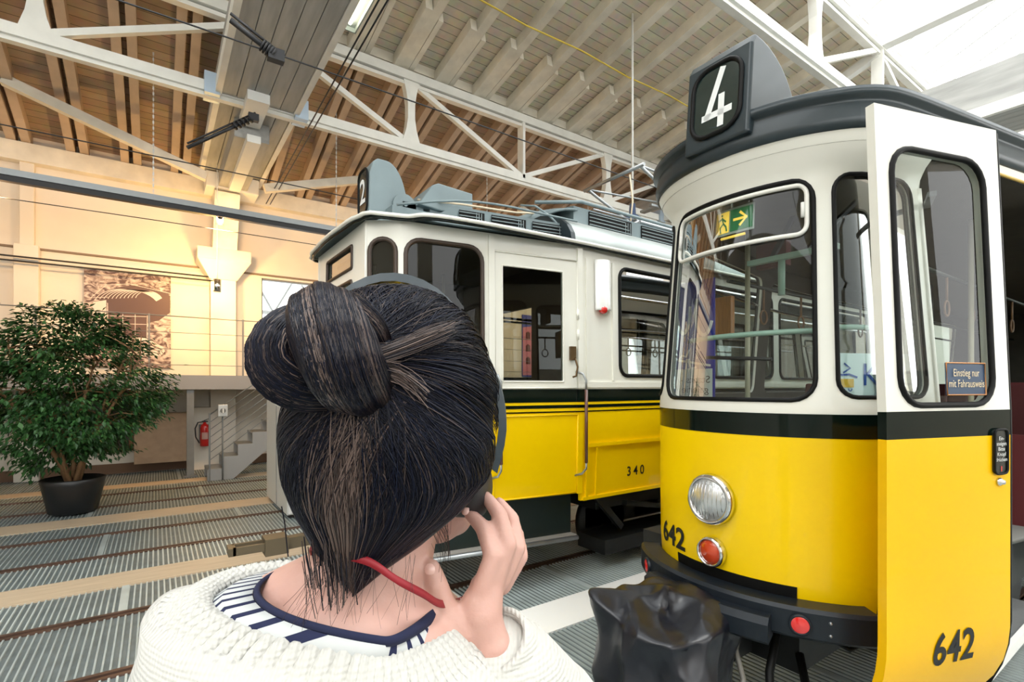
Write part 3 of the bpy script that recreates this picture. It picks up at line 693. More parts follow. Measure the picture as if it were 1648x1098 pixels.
slot = [(-.36, .66), (.36, .66), (.36, .80), (-.36, .80)]
skin('lower_body', [yellow, intgrey], T6, S6, low, [], du=.05, dv=.1)
skin('bumper_slot', rubber, T6, S6, rect(-.36, .30, .67, .815), [], du=.05, dv=.1, o=.004, solid=.004)
skin('lower_body', [yellow, intgrey], T6, S6, rect(-LE, -ud1, .60, 1.515), [], du=.1, dv=.2)
f = window(T6, S6, front_w, rubber, glass, r=.011, inner=chrome)
# opening top light of the windscreen
u_ = rrect(-.405, .405, 2.47, 2.71, .05); sash = MB().tube([S6(u, v, -.002) for u, v in densify(u_, .05)], .011, 8, closed=True).build('top_light_frame', whitesteel, f)
for s in (-1, 1): MB().tube([S6(s * .385, 2.55, .006), S6(s * .385, 2.62, .006)], .009, 8).build('catch', white_p, f)
for h in (cor_n, cor_f): window(T6, S6, h, rubber, glass, r=.010, inner=chrome)
for h in far_w + near_w: window(T6, S6, h, rubber, glass, r=.012, transom=2.45, bar_m=chrome)
MB().tube([S6(-ud1 + (ud1 - ud0) * k / 12, 2.86, .012) for k in range(13)], .008, 6).build('door_rail', mat('rail_ochre', (.55, .36, .05), .4), T6)
# door jambs
for u in (-ud0, -ud1):
    MB().tube([S6(u, .6 + k * .106, -.012) for k in range(21)], .022, 8).build('door_jamb', cream, T6)
# roof
rows = [(2.915, 0, -.005), (2.915, 0, .012), (2.95, 0, .018), (3.02, 0, .004), (3.045, 0, .006), (3.05, 0, .034), (3.072, 0, .034), (3.078, 0, -.01), (3.11, .05, -.01), (3.15, .16, 0), (3.19, .36, 0), (3.215, .65, 0), (3.22, 1, 0)]
us = sorted([-LE + (2 * LE) * i / 60 for i in range(61)] + [-1.0 + .05 * i for i in range(41)]); us = [u for u in us]
def roof6(i, j):
    u = us[i]; z, t, o = rows[j]; p, n = P6.at(u); q = p + n * o; c = Vector((max(p.x, .75), 0, 0)); q = q.lerp(c, t); q.z = z; return q
MB().grid(roof6, len(us), len(rows)).build('roof', roofgrey, T6, solid=.01)
MB().grid(lambda i, j: (lambda q: (q.x, q.y, 2.86))(roof6(i, 0).lerp(Vector((max(P6.at(us[i])[0].x, .75), 0, 2.86)), [0.01, .5, 1][j])), len(us), 3).build('ceiling_panel', intgrey, T6)
# destination box
def hood(w, h, L, taper, z0, x0, tilt, mat_, par, prof=None):
    n = 14; prof = prof or ([(0, 0), (tilt, h - .05), (tilt + .03, h)] + [(tilt + .03 + (L - tilt - .03) * math.sin(a * math.pi / 2 / 10), h * math.cos(a * math.pi / 2 / 10) ** .8) for a in range(1, 11)])
    m = MB(); m.prism([(p[0], p[1]) for p in prof], -w / 2, w / 2, lambda x, z, y: (x0 + x, y, z0 + z)); return m.build('destination_box', mat_, par, bevel=.015, seg=3)
db = hood(.36, .50, .50, .05, 2.97, -.045, .04, roofgrey, T6)
def dS(u, v, o=0): return Vector((-.045 + .04 * v / .45 - o, -u, 2.97 + v))
face = rrect(-.135, .135, .06, .42, .09)
vs, fs = sheet(face, [], .08, .1); MB().add([dS(u, v, .004) for u, v in vs], [f[::-1] for f in fs]).build('sign_glass', mat('sign_black_glass', (.015, .03, .028), .15, coat=.8), db)
MB().tube([dS(u, v, .006) for u, v in densify(face, .05)], .012, 8, closed=True).build('sign_gasket', rubber, db)
vs, fs = strokes([[(.022, -.135), (.022, .0)], [(.018, .14), (-.055, -.075)], [(-.07, -.078), (.065, -.078)]], .034)
vs = [Vector((p.x + .0, p.y, 0)) for p in vs]; MB().add([dS(p.x + .01, p.y + .24, .007) for p in vs], fs).build('line_number', white_l, db)
# head lamp, tail lamps
def roundlamp(u, v, r, m, par, name='headlight', dome=.3, ringm=chrome, ridges=False):
    c = S6(u, v, 0); _, nn = P6.at(u)
    o = MB().lathe([(r * .96, 0), (r * 1.0, .012), (r * .98, .03), (r * .90, .045), (r * .80, .042), (r * .78, .03)], tuple(c), tuple(nn), 36).build(name, ringm, par)
    MB().lathe([(r * .80, .032), (r * .72, .032 + r * dome * .25), (r * .5, .032 + r * dome * .6), (r * .25, .032 + r * dome * .85), (0, .032 + r * dome)], tuple(c), tuple(nn), 36).build('lens', m, o)
    if ridges:
        q = MB(); t = nn.cross(Vector((0, 0, 1)))
        for k in range(-4, 5):
            hh = math.sqrt(max(.01, .6 - (k * .17) ** 2)) * r * .95; q.tube([c + nn * (.034 + r * dome * (1 - abs(s) ** 1.5 * .7) * (1 - abs(k) * .13)) + t * (k * r * .16) + Vector((0, 0, s * hh)) for s in (-1, -.5, 0, .5, 1)], .0025, 5)
        q.build('lens_ridges', chrome, o)
        MB().lathe([(0, .0), (.03, .005), (r * .75, .03)], tuple(c), tuple(nn), 24).build('reflector', mat('reflector', (.85, .85, .85), .15, metal=1), o)
    return o
roundlamp(.04, 1.167, .133, mat('lens_glass', (.62, .64, .64), .12, metal=.55, coat=1, bump=.5, scale=40), T6, ridges=True)
roundlamp(.035, .898, .078, orangelens, T6, name='signal_lamp')
vs, fs = text_mesh('642', .165, 0, 1.0, .004); vs = [Vector((p.x * 1.10, p.y, 0)) for p in vs]; 
# reader faces the nose: reading direction runs towards the near side
mapped(vs, [f[::-1] for f in fs], S6, .365, .888, .004, flipu=True).build('number_lettering', black_l, T6)
# bumper
def bumpS(u, v, o=0): q = P6.S(u, 1.2, .07 + o); q.z = v; return q
bl = .63
bp = MB(); prof = [(-.06, .625), (.03, .625), (.045, .64), (.045, .75), (.03, .765), (-.07, .765)]
nU = 40; uu = [-bl + 2 * bl * i / (nU - 1) for i in range(nU)]
bp.grid(lambda i, j: bumpS(uu[i], prof[j % 6][1], prof[j % 6][0]), nU, 7, smooth=False)
for i in (0, nU - 1): bp.add([bumpS(uu[i], p[1], p[0]) for p in prof], [list(range(6))])
bumper = bp.build('bumper', bumper_m, T6, clean=True)
bb = MB(); prof2 = [(.0, .60), (.115, .60), (.13, .615), (.13, .69), (.10, .715), (.0, .715)]; u2 = [-.27 + .58 * i / 15 for i in range(16)]
bb.grid(lambda i, j: bumpS(u2[i], prof2[j % 6][1], prof2[j % 6][0]), 16, 7, smooth=False)
for i in (0, 15): bb.add([bumpS(u2[i], p[1], p[0]) for p in prof2], [list(range(6))])
bb.build('buffer_block', bumper_m, bumper, clean=True)
for u in (-.37, .43):
    c = bumpS(u, .695, .046); _, nn = P6.at(u)
    lo = MB().lathe([(.046, -.005), (.046, .012), (.038, .014), (.036, .010)], tuple(c), tuple(nn), 24).build('tail_lamp', bumper_m, bumper); MB().lathe([(.038, .010), (.03, .013), (0, .015)], tuple(c), tuple(nn), 24).build('lens', redlens, lo)
for v in (.665, .72): MB().lathe([(.008, 0), (.006, .006), (0, .007)], tuple(bumpS(-.47, v, .046)), tuple(P6.at(-.47)[1]), 8).build('bolt', steel, bumper)
# interior
MB().grid(lambda i, j: (lambda p: (p.x + .07, p.y * [1, 0][j] * .93, .86))(P6.at(us[i])[0]), len(us), 2).build('cab_floor', mat('lino_grey', (.12, .12, .11), .6), T6, solid=.03)
m = MB().span(.78, 1.98, -.86, -.35, .40, .44).span(.78, 1.98, -.60, -.35, .60, .64).span(.75, 1.98, -.36, -.33, .40, .86).span(.75, 1.98, -.62, -.60, .42, .64)
m.build('entry_step', mat('step_steel', (.25, .26, .26), .45, metal=.4, bump=.3, scale=60), T6); MB().span(.80, 1.96, -.875, -.85, .395, .45).build('step_edge', white_p, T6)
MB().span(.74, .77, -.70, .2, .45, 1.35).build('driver_partition', wine, T6); MB().span(2.0, 2.03, -.95, -.3, .86, 1.45).build('wine_partition', wine, T6); MB().span(1.3, 1.33, -.2, .8, .86, 1.5).build('wine_partition', wine, T6)
MB().prism([(.17, .9), (.17, 1.45), (.28, 1.58), (.5, 1.5), (.5, .9)], -.3, .4, lambda x, z, y: (x, y, z)).build('driver_console', mat('console_grey', (.07, .09, .08), .4), T6)
n = 16; MB().tube([S6(-.50 + 1.0 * i / (n - 1), 2.02, -.13) for i in range(n)], .014, 8).tube([S6(-.52 - .30 * i / 5, 2.03, -.10) for i in range(6)], .013, 8).build('window_rail', green_tube, T6)
MB().tube([S6(.40 - .6 * i / 8, 1.92 - .03 * i / 8, -.2) for i in range(9)], .010, 8).build('blind_rail', plastic_k, T6)
pm = mat('pole_cream', (.45, .42, .30), .35)
for x, y in ((.78, -.42), (.78, .30), (1.45, -.15), (2.1, -.5), (2.1, .4), (3.3, -.4), (3.3, .4), (4.6, -.4), (4.6, .4)): MB().cyl((x, y, .86), (x, y, 2.86), .016, 10).build('grab_pole', pm if x < 3 else steel, T6)
for y in (-.45, .45): MB().cyl((.8, y, 2.46), (8.4, y, 2.46), .013, 8).build('overhead_rail', mat('rail_black', (.02, .025, .02), .4), T6)
for i in range(10):
    x = 1.25 + .55 * (i // 2); y = -.45 if i % 2 else .45
    h = MB().tube([(x, y, 2.46), (x, y, 2.30)], .008, 6); h.tube([(x + .045 * math.sin(a), y, 2.25 - .05 * math.cos(a)) for a in [k * math.pi / 6 for k in range(12)]], .007, 6, closed=True).build('strap_handle', mat('strap_brown', (.22, .12, .06), .5), T6)
for r in range(7):
    for y in (-.68, .68):
        x = 2.4 + r * .82; s = MB().span(x, x + .42, y - .24, y + .24, 1.22, 1.29).build('passenger_seat', wine, T6, bevel=.02); MB().box((x + .44, y, 1.52), (.05, .46, .52), Matrix.Rotation(.12, 3, 'Y')).build('backrest', wine, s, bevel=.02); MB().cyl((x + .2, y, .86), (x + .2, y, 1.23), .03, 8).build('seat_stand', steel, s)
MB().span(8.52, 8.55, -1.04, 1.04, .6, 2.9).build('rear_bulkhead', intgrey, T6)
MB().span(1.0, 1.05, .55, .86, 2.1, 2.4).build('cab_locker', orangewood, T6, bevel=.01); MB().box((1.0, .25, 2.62), (.06, .2, .16)).build('warning_box', wine, T6)
for s, y in ((-1, -.25), (1, .12)): MB().beam((1.0, y, 2.84), (.62, y * .5, 2.50), .03, .02).build('roof_stay', plastic_k, T6)
MB().beam((.62, -.3, 2.5), (.62, .2, 2.5), .04, .03).cyl((.62, -.25, 2.5), (.62, -.25, 2.2), .02, 8).cyl((.62, .0, 2.5), (.62, .0, 2.28), .02, 8).build('blind_roller', green_tube, T6)
# windscreen reflection of an exit sign, built as a plate inside the top light
es = thing('exit_sign_reflection', 'reflection of a green exit sign with running figure and arrow, built behind the top of the windscreen', 'exit sign', (2.36, 1.52, 0))
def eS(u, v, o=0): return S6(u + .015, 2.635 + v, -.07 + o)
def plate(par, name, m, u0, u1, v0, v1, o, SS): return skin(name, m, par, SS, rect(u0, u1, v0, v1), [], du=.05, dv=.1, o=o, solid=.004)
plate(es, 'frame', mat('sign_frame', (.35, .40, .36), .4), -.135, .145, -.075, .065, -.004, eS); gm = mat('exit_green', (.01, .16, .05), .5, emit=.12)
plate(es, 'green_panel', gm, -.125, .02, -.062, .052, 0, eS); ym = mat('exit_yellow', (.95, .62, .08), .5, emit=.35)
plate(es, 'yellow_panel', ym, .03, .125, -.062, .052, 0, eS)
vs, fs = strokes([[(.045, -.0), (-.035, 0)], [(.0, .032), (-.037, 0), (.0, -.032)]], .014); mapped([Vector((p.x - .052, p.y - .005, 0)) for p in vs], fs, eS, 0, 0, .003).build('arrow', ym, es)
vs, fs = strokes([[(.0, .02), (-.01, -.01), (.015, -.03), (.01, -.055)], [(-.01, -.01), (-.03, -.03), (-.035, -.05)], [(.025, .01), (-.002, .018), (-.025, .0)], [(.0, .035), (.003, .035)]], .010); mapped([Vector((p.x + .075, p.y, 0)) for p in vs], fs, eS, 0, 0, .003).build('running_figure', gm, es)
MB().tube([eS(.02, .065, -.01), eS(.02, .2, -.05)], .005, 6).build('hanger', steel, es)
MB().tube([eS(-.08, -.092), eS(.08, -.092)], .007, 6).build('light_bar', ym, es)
# blue banner reflection built as a panel behind the windscreen, and mirrored lettering sheet
bpn = thing('blue_banner_reflection', 'reflection of a blue banner with white ring letters, built in the cab behind the windscreen', 'poster', (2.36, 1.52, 0))
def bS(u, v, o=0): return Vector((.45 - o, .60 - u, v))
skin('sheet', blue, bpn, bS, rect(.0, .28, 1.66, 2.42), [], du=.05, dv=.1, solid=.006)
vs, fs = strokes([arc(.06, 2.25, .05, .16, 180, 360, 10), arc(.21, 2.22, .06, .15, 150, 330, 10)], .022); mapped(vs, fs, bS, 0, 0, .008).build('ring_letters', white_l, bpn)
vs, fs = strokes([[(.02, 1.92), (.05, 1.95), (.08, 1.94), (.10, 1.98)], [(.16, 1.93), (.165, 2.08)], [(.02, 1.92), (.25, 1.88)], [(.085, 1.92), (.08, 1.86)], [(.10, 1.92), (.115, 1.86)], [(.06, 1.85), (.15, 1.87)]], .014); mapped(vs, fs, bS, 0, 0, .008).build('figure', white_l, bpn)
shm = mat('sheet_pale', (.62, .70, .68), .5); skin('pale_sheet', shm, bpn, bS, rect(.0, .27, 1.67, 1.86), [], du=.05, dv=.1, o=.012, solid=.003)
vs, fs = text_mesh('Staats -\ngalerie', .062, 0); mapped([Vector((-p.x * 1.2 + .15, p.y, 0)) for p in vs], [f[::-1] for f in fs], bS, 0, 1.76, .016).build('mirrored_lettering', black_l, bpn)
# white Kino sheet in the corner pane
kn = thing('route_sign', 'white sheet with small tram drawing and blue word Kino inside the corner window', 'sign', (2.36, 1.52, 0))
ku = -ux(.02) - .50
def kS(u, v, o=0): # straight sheet just inside the corner pane
    a = S6(-.515, 1.75, -.055); b = S6(-1.02, 1.75, -.055); d = (b - a).normalized(); nn = Vector((d.y, -d.x, 0))
    if nn.x > 0: nn = -nn
    return Vector((a.x, a.y, 0)) + d * (u) + nn * o + Vector((0, 0, v))
skin('sheet', mat('sheet_white', (.76, .88, .90), .5), kn, kS, rect(0, .46, 1.70, 1.905), [], du=.1, dv=.1, solid=.003)
blt = mat('blue_lettering', (.02, .08, .38), .5)
vs, fs = text_mesh('Kino', .150, 0, 1.05); k = .29 / (max(p.x for p in vs) - min(p.x for p in vs)); MB().add([kS(p.x * k + .312, p.y + 1.80, .004) for p in vs], fs).build('lettering', blt, kn)
tmm = MB().add([kS(a, b, .004) for a, b in ((.035, 1.745), (.115, 1.745), (.115, 1.785), (.035, 1.785))], [(0, 1, 2, 3)]); tmm.build('tram_drawing', mat('kino_yellow', (.85, .50, .02), .5), kn)
vs, fs = strokes([[(.02, 1.808), (.05, 1.803), (.09, 1.806), (.13, 1.793)], [(.06, 1.815), (.095, 1.835), (.065, 1.855)]], .009); MB().add([kS(p.x, p.y, .004) for p in vs], fs).build('drawing_lines', blt, kn)
vs, fs = strokes([arc(.055, 1.737, .009, .009, 180, 360, 6), arc(.095, 1.737, .009, .009, 180, 360, 6)], .005); MB().add([kS(p.x, p.y, .004) for p in vs], fs).build('drawing_wheels', blt, kn)
MB().add([kS(a, b, -.02) for a, b in ((-.03, 1.73), (.02, 1.73), (.02, 1.86), (-.03, 1.86))], [(0, 1, 2, 3)]).build('yellow_tab', mat('kino_yellow', (1, 1, 1)), kn)
# open door leaf
A = Vector((2.30 - 2.36, .815 - 1.52, 0)); dd = Vector((.651, -.206, 0)).normalized(); dn = Vector((dd.y, -dd.x, 0))
if dn.y > 0: dn = -dn
def DS(s, z, o=0):
    f = .05 * min(1, max(0, (2.85 - z) / 1.23)) - (.10 * ((.75 - z) / .35) ** 2 if z < .75 else 0)
    return A + dd * s + dn * (f + o) + Vector((0, 0, z))
leaf = skin('door_leaf', cream, T6, DS, rect(0, .715, 1.652, 2.86), [rrect(.075, .61, 1.675, 2.70, .11)], du=.07, dv=.1, solid=.035)
skin('leaf_belt', blackp, leaf, DS, rect(0, .715, 1.545, 1.652), [], du=.1, dv=.1, solid=.035)
lo_ = [(0, .42), (.60, .42), (.66, .44), (.70, .50), (.715, .58), (.715, 1.545), (0, 1.545)]
skin('leaf_panel', yellow2, leaf, DS, lo_, [], du=.07, dv=.06, solid=.035)
window(leaf, DS, rrect(.075, .61, 1.675, 2.70, .11), rubber, glass, r=.012, inner=brownframe)
MB().tube([DS(.727, .45 + .1 * k, -.015) for k in range(25)], .014, 6).build('edge_seal', rubber, leaf)
vs, fs = text_mesh('642', .185, 0, 1.05, .004); MB().add([DS(.375 + p.x * .85, .69 + p.y, .003) for p in vs], fs).build('number_lettering', black_l, leaf)
pn = skin('push_plate', mat('plate_black', (.01, .012, .01), .3, coat=.5), leaf, DS, rrect(.600, .680, 1.385, 1.570, .02), [], du=.03, dv=.05, o=.008, solid=.008)
MB().tube([DS(u, v, .010) for u, v in rrect(.600, .680, 1.385, 1.570, .02)], .005, 6, closed=True).build('plate_rim', rubber, pn)
vs, fs = text_mesh('Ein-\nsteigen\nBitte\nKnopf\ndrücken', .022, 0); MB().add([DS(.64 + p.x, 1.488 + p.y, .011) for p in vs], fs).build('lettering', white_l, pn)
MB().add([DS(.637 + a, 1.395 + b, .011) for a, b in ((0, 0), (.006, 0), (.006, .022), (0, .022))], [(0, 1, 2, 3)]).build('red_mark', redlens, pn)
c = DS(.642, 1.35, .002); MB().lathe([(.017, 0), (.017, .006), (.010, .010), (.009, .018), (0, .020)], tuple(c), tuple(dn), 18).build('door_button', chrome, leaf)
stk = skin('sticker', mat('sticker_blue', (.015, .045, .10), .4), leaf, DS, rect(.335, .565, 1.715, 1.845), [], du=.1, dv=.1, o=.0, solid=.003)
om = mat('sticker_orange', (.75, .33, .12), .5); MB().tube([DS(u, v, .003) for u, v in rect(.335, .565, 1.715, 1.845)], .003, 4, closed=True).build('border', om, stk)
vs, fs = text_mesh('Einstieg nur\nmit Fahrausweis', .040, 0); k = .21 / (max(p.x for p in vs) - min(p.x for p in vs)); MB().add([DS(.45 + p.x * k, 1.782 + p.y * 1.1, .004) for p in vs], fs).build('lettering', mat('letter_cream', (.75, .62, .40), .5), stk)
MB().beam(DS(.35, 2.55, -.03), (.9, -.60, 2.68), .03, .02).beam(DS(.35, .75, -.03), (.85, -.60, .75), .03, .03).build('door_arm', greysteel, T6)
wb = MB().span(2.05, 2.08, -.97, -.75, 1.2, 1.5)
# label board by the step
lb = thing('notice_plate', 'small white notice with black print in the dark tram doorway', 'notice', (3.40, .80, .98))
MB().span(-.0, .008, -.10, .10, -.07, .07).build('plate', white_l, lb)
for k in range(3): pass
vs, fs = strokes([[(-.07, .02), (.05, .02)], [(-.07, -.01), (.06, -.01)], [(-.07, -.04), (.03, -.04)]], .012); MB().add([(-.002, -p.x, p.y) for p in vs], fs).build('print', black_l, lb)
# running gear and coupler hoses
def bogie(par, x, n='bogie'):
    m = MB().span(x - .95, x + .95, -.55, -.45, .28, .48).span(x - .95, x + .95, .45, .55, .28, .48).span(x - .2, x + .2, -.55, .55, .3, .55)
    b = m.build(n, dark, par)
    for xx in (-.7, .7):
        for s in (-1, 1): MB().lathe([(0, -.05), (.30, -.05), (.33, -.02), (.33, .05), (.0, .05)], (x + xx, s * .5, .335), (0, s, 0), 28).build('wheel', dark, b)
    return b
bogie(T6, 2.2); bogie(T6, 6.6)
MB().span(.3, 8.3, -.75, .75, .55, .80).span(.2, 1.2, -.3, .3, .35, .6).build('underframe', dark, T6)
cp = MB().beam((.6, 0, .42), (-.30, 0, .40), .12, .10).span(-.5, -.28, -.1, .1, .30, .50).build('coupler', dark, T6)
MB().tube([(.1, -.25, .60), (-.02, -.27, .42), (-.12, -.33, .30), (-.10, -.45, .28), (.05, -.42, .30), (.2, -.3, .45)], .020, 8).build('hose', rubber, T6)
MB().tube([(.05, -.1, .60), (-.10, -.15, .50), (-.15, -.22, .40), (-.28, -.25, .33), (-.45, -.2, .34)], .013, 8).build('hose', mat('hose_grey', (.16, .15, .13), .5), T6)
MB().tube([S6(-.52, .64, -.03), S6(-.53, .58, .0), S6(-.58, .55, .0), S6(-.63, .58, 0), S6(-.64, .64, -.03)], .012, 8).build('hose', rubber, T6)
# leatherette cover on the coupler
def ridged(p, f): return 1 - abs(noise.noise(p * f + Vector((3.1, 7.7, 1.3)))) * 2.2
def coverP(i, j, nu=200, nv=90):
    a = 2 * math.pi * i / nu; t = j / (nv - 1)
    R = .232; c, s = math.cos(a), math.sin(a); sq = 1 / (abs(c) ** 4.5 + abs(s) ** 4.5) ** (1 / 4.5)
    tt = .36
    if t < tt:
        q = t / tt; r = R * math.sin(q * math.pi / 2) ** .9; z = .70 + .055 * math.cos(q * math.pi / 2) ** .6
    else:
        q = (t - tt) / (1 - tt); r = R * (1 + .05 * math.sin(q * 3) - .22 * max(0, q - .6)); z = .70 - .56 * q
    B = Vector((c * r * sq, s * r * sq, z)); side = min(1, max(0, (t - .2) / .3)); o = Vector((c, s, .35 if t < tt else 0))
    if t < tt: o = o.lerp(Vector((0, 0, 1)), 1 - (t / tt))
    P = Vector((B.x * 1.5, B.y * 1.5, B.z * .8))
    d = .070 * ridged(P, 1.7) + .034 * ridged(P + Vector((5, 2, 1)), 3.6) + .004 * ridged(P, 8.0) - .045
    d += side * (.030 * (1 - 1.6 * abs(math.sin(2.5 * a + 3 * z + .8 * math.sin(a * 2)))) + .006 * math.sin(11 * a - 6 * z))
    pk = .075 * math.exp(-((a - 2.35) / .35) ** 2) * math.exp(-((t - .30) / .10) ** 2)
    return B + o * d + Vector((c * pk, s * pk, pk * .9 + .05 * c * (1 - t) + .02 * s))
cv = MB().grid(lambda i, j: coverP(i, j), 200, 90, closed=True).build('coupler_cover', leather, None, clean=True)
cv.location = (2.045, 1.59, .0); cv.scale = (1, 1, .90); tag(cv, 'crumpled black leatherette cover over the coupler in front of the red-lensed bumper', 'cover')

# ------------------------------------------------------------------ tram 340
def off3(v): return -.02 if v < 1.0 else (-.0 if v < 1.75 else -.012 * (v - 1.75))
F = [(.08, 0), (.08, .68), (.30, .83), (1.90, 1.09), (12.0, 1.09)]
P3 = Plan(F, off3, smooth=False); S3 = P3.S; LT = P3.L - .01
T3 = thing('tram', 'tall old yellow and cream tram numbered 340 with line number 2 on the roof', 'tram', (1.20, 4.43, 0))
U = P3.u  # 0,.68,.946,2.567,...
uA, uB, uC = U[1], U[2], U[3]
def nr(a, b): return (-b, -a)
hol = []
def W3(u0, u1, v0, v1, r, arch=0, both=True): hol.append(rrect(u0, u1, v0, v1, r, arch=arch)); 
front_h = [rrect(-.36, .36, 1.85, 2.60, .03), rrect(-.36, .36, 2.70, 2.88, .02)]
sideh = []
for s in (-1, 1):
    def R(a, b, *k, **q): a, b = (a, b) if s > 0 else (-b, -a); return rrect(a, b, *k, **q)
    sideh.append(('arch', R(uA + .035, uB - .035, 1.80, 2.86, .03, arch=.10)))
    sideh.append(('big', R(uB + .045, uB + .67, 1.80, 2.87, .12)))
    sideh.append(('door', R(uB + .845, uB + 1.43, 1.79, 2.75, .008)))
    for k in range(6): sideh.append(('main', R(uC + .487 + 1.46 * k, uC + .487 + 1.46 * k + 1.28, 1.85, 2.87, .10)))
allh = front_h + [h for _, h in sideh]
# split the shell at the plan corners so every face stays flat
cuts3 = [-LT, -uC, -uB, -uA, uA, uB, uC, LT]
for a, b in zip(cuts3, cuts3[1:]):
    e = 1e-4; hs = [h for h in allh if min(p[0] for p in h) >= a - 1e-3 and max(p[0] for p in h) <= b + 1e-3]
    ves = abs(a) <= uC + .01 and abs(b) <= uC + .01; zb = .80 if ves else .73
    def SS(u, v, o=0, a=a, b=b): return S3(min(max(u, a + e), b - e), v, o)
    skin('upper_body', [cream, mat('int_dark', (.16, .13, .10), .6)], T3, SS, rect(a, b, 1.72, 3.0), hs, du=.14, dv=.3)
    skin('belt_stripe', blackp, T3, SS, rect(a, b, 1.612, 1.725), [], du=.6, dv=.3, o=.003)
    skin('lower_body', yellow, T3, SS, rect(a, b, zb, 1.615), [], du=.5, dv=.4)
    for v0, v1 in ((1.560, 1.588), (1.522, 1.534)): skin('pinstripe', blackp, T3, SS, rect(a, b, v0, v1), [], du=.6, dv=.3, o=.004, solid=.002)
for h in front_h: window(T3, S3, h, brownframe, glass_dark, r=.014, du=.12)
for k, h in sideh:
    if k == 'main': window(T3, S3, h, rubber, glass_dark, r=.018, transom=2.60, bar_m=chrome, du=.1); 
    elif k == 'door': window(T3, S3, h, cream, glass_dark, r=.008, du=.15)
    else: window(T3, S3, h, brownframe, glass_dark if k == 'big' else glass, r=.018, du=.1)
# side details, near side: u grows negative
def N3(u, v, o=0): return S3(-u, v, o)
for u in (uB + .745, uB + 1.60):
    for z0, z1, mm in ((1.735, 2.98, cream), (.80, 1.50, yellow)):
        MB().add([N3(u + a, v, o) for v in (z0, z1) for a, o in ((-.025, 0), (-.025, .02), (.025, .02), (.025, 0))], [(0, 1, 5, 4), (1, 2, 6, 5), (2, 3, 7, 6)]).build('door_post', mm, T3)

for (a, b, v0, v1, mm) in ((uB + .775, uB + 1.575, 1.735, 2.86, cream), (uB + .775, uB + 1.575, .81, 1.50, yellow)):
    L = rect(a, b, v0, v1); q = MB()
    for p0, p1 in zip(L, L[1:] + L[:1]): q.tube([N3(p0[0], p0[1], .006), N3(p1[0], p1[1], .006)], .008, 4)
    q.build('door_trim', mm, T3)
ym2 = MB()
for (a, b, v0, v1) in ((uC + .05, LT - .2, 1.205, 1.235), (uC + .05, uC + .08, .76, 1.22), (uC + .02, LT - .2, .73, .76), (uC + .17, uC + .185, .76, 1.2)):
    p = [N3(a, v0, 0), N3(b, v0, 0), N3(b, v1, 0), N3(a, v1, 0), N3(a, v0, .018), N3(b, v0, .018), N3(b, v1, .018), N3(a, v1, .018)]
    ym2.add(p, [(4, 5, 6, 7), (0, 1, 5, 4), (2, 3, 7, 6), (1, 2, 6, 5), (3, 0, 4, 7)])
ym2.build('panel_moulding', yellow, T3)
w2 = MB()
for (a, b, v0, v1) in ((uC + .0, LT - .2, 1.74, 1.79), (uC + .05, uC + .075, 1.8, 2.9), (uC + .38, uC + .41, 1.8, 2.9)):
    p = [N3(a, v0, 0), N3(b, v0, 0), N3(b, v1, 0), N3(a, v1, 0), N3(a, v0, .016), N3(b, v0, .016), N3(b, v1, .016), N3(a, v1, .016)]
    w2.add(p, [(4, 5, 6, 7), (0, 1, 5, 4), (2, 3, 7, 6), (1, 2, 6, 5), (3, 0, 4, 7)])
w2.build('body_moulding', cream, T3)
vs, fs = text_mesh('340', .125, 0, 1.5, .002); MB().add([N3(uC + .72 + p.x, .93 + p.y, .005) for p in vs], fs).build('number_lettering', black_l, T3)
handm = mat('handle_brown', (.11, .035, .022), .3, coat=.4)
for u, z0, z1 in ((uB + .80, 1.02, 1.80), (uB + 1.62, .98, 1.82)):
    h = MB().tube([N3(u, z0 + .10, .07), N3(u, z1 - .10, .07)], .015, 10).build('grab_handle', handm, T3)
    MB().tube([N3(u - .06, z1 + .06, .0), N3(u - .02, z1 + .04, .05), N3(u, z1 - .02, .07), N3(u, z1 - .10, .07)], .010, 8).build('handle_bracket', steel, h); MB().tube([N3(u - .06, z0 - .02, .0), N3(u - .02, z0, .05), N3(u, z0 + .05, .07), N3(u, z0 + .11, .07)], .010, 8).build('handle_bracket', steel, h)
lt = MB().add([N3(uB + 1.49 + a, 1.98 + b, o) for o in (.0, .03) for a, b in ((0, 0), (.055, 0), (.055, .12), (0, .12))], [(4, 5, 6, 7), (0, 1, 5, 4), (1, 2, 6, 5), (2, 3, 7, 6), (3, 0, 4, 7)]).build('door_latch', mat('brass_dark', (.12, .07, .03), .35, metal=.7), T3)
MB().tube([N3(uB + 1.53, 2.0, .03), N3(uB + 1.545, 1.92, .05), N3(uB + 1.53, 1.84, .05), N3(uB + 1.50, 1.83, .04)], .009, 6).build('latch_lever', mat('brass_dark', (0, 0, 0)), lt)
m = MB()
for z in (2.16, 2.34): m.cyl(N3(uB + 1.575, z, .012), N3(uB + 1.575, z + .09, .012), .012, 8)
m.build('hinge', cream, T3)
# white lamp housing with red glass under it
m = MB().grid(lambda i, j: N3(uC + .16 + .02 * i + 0, [2.90, 2.46, 2.44][j], .012 + .055 * math.sin(math.pi * i / 10)), 11, 3); lh = m.build('lamp_housing', mat('enamel_white', (.9, .9, .88), .2, coat=.6), T3, solid=.004)
MB().ball(N3(uC + .24, 2.45, .035), (.045, .04, .04)).build('red_glass', redlens, lh)
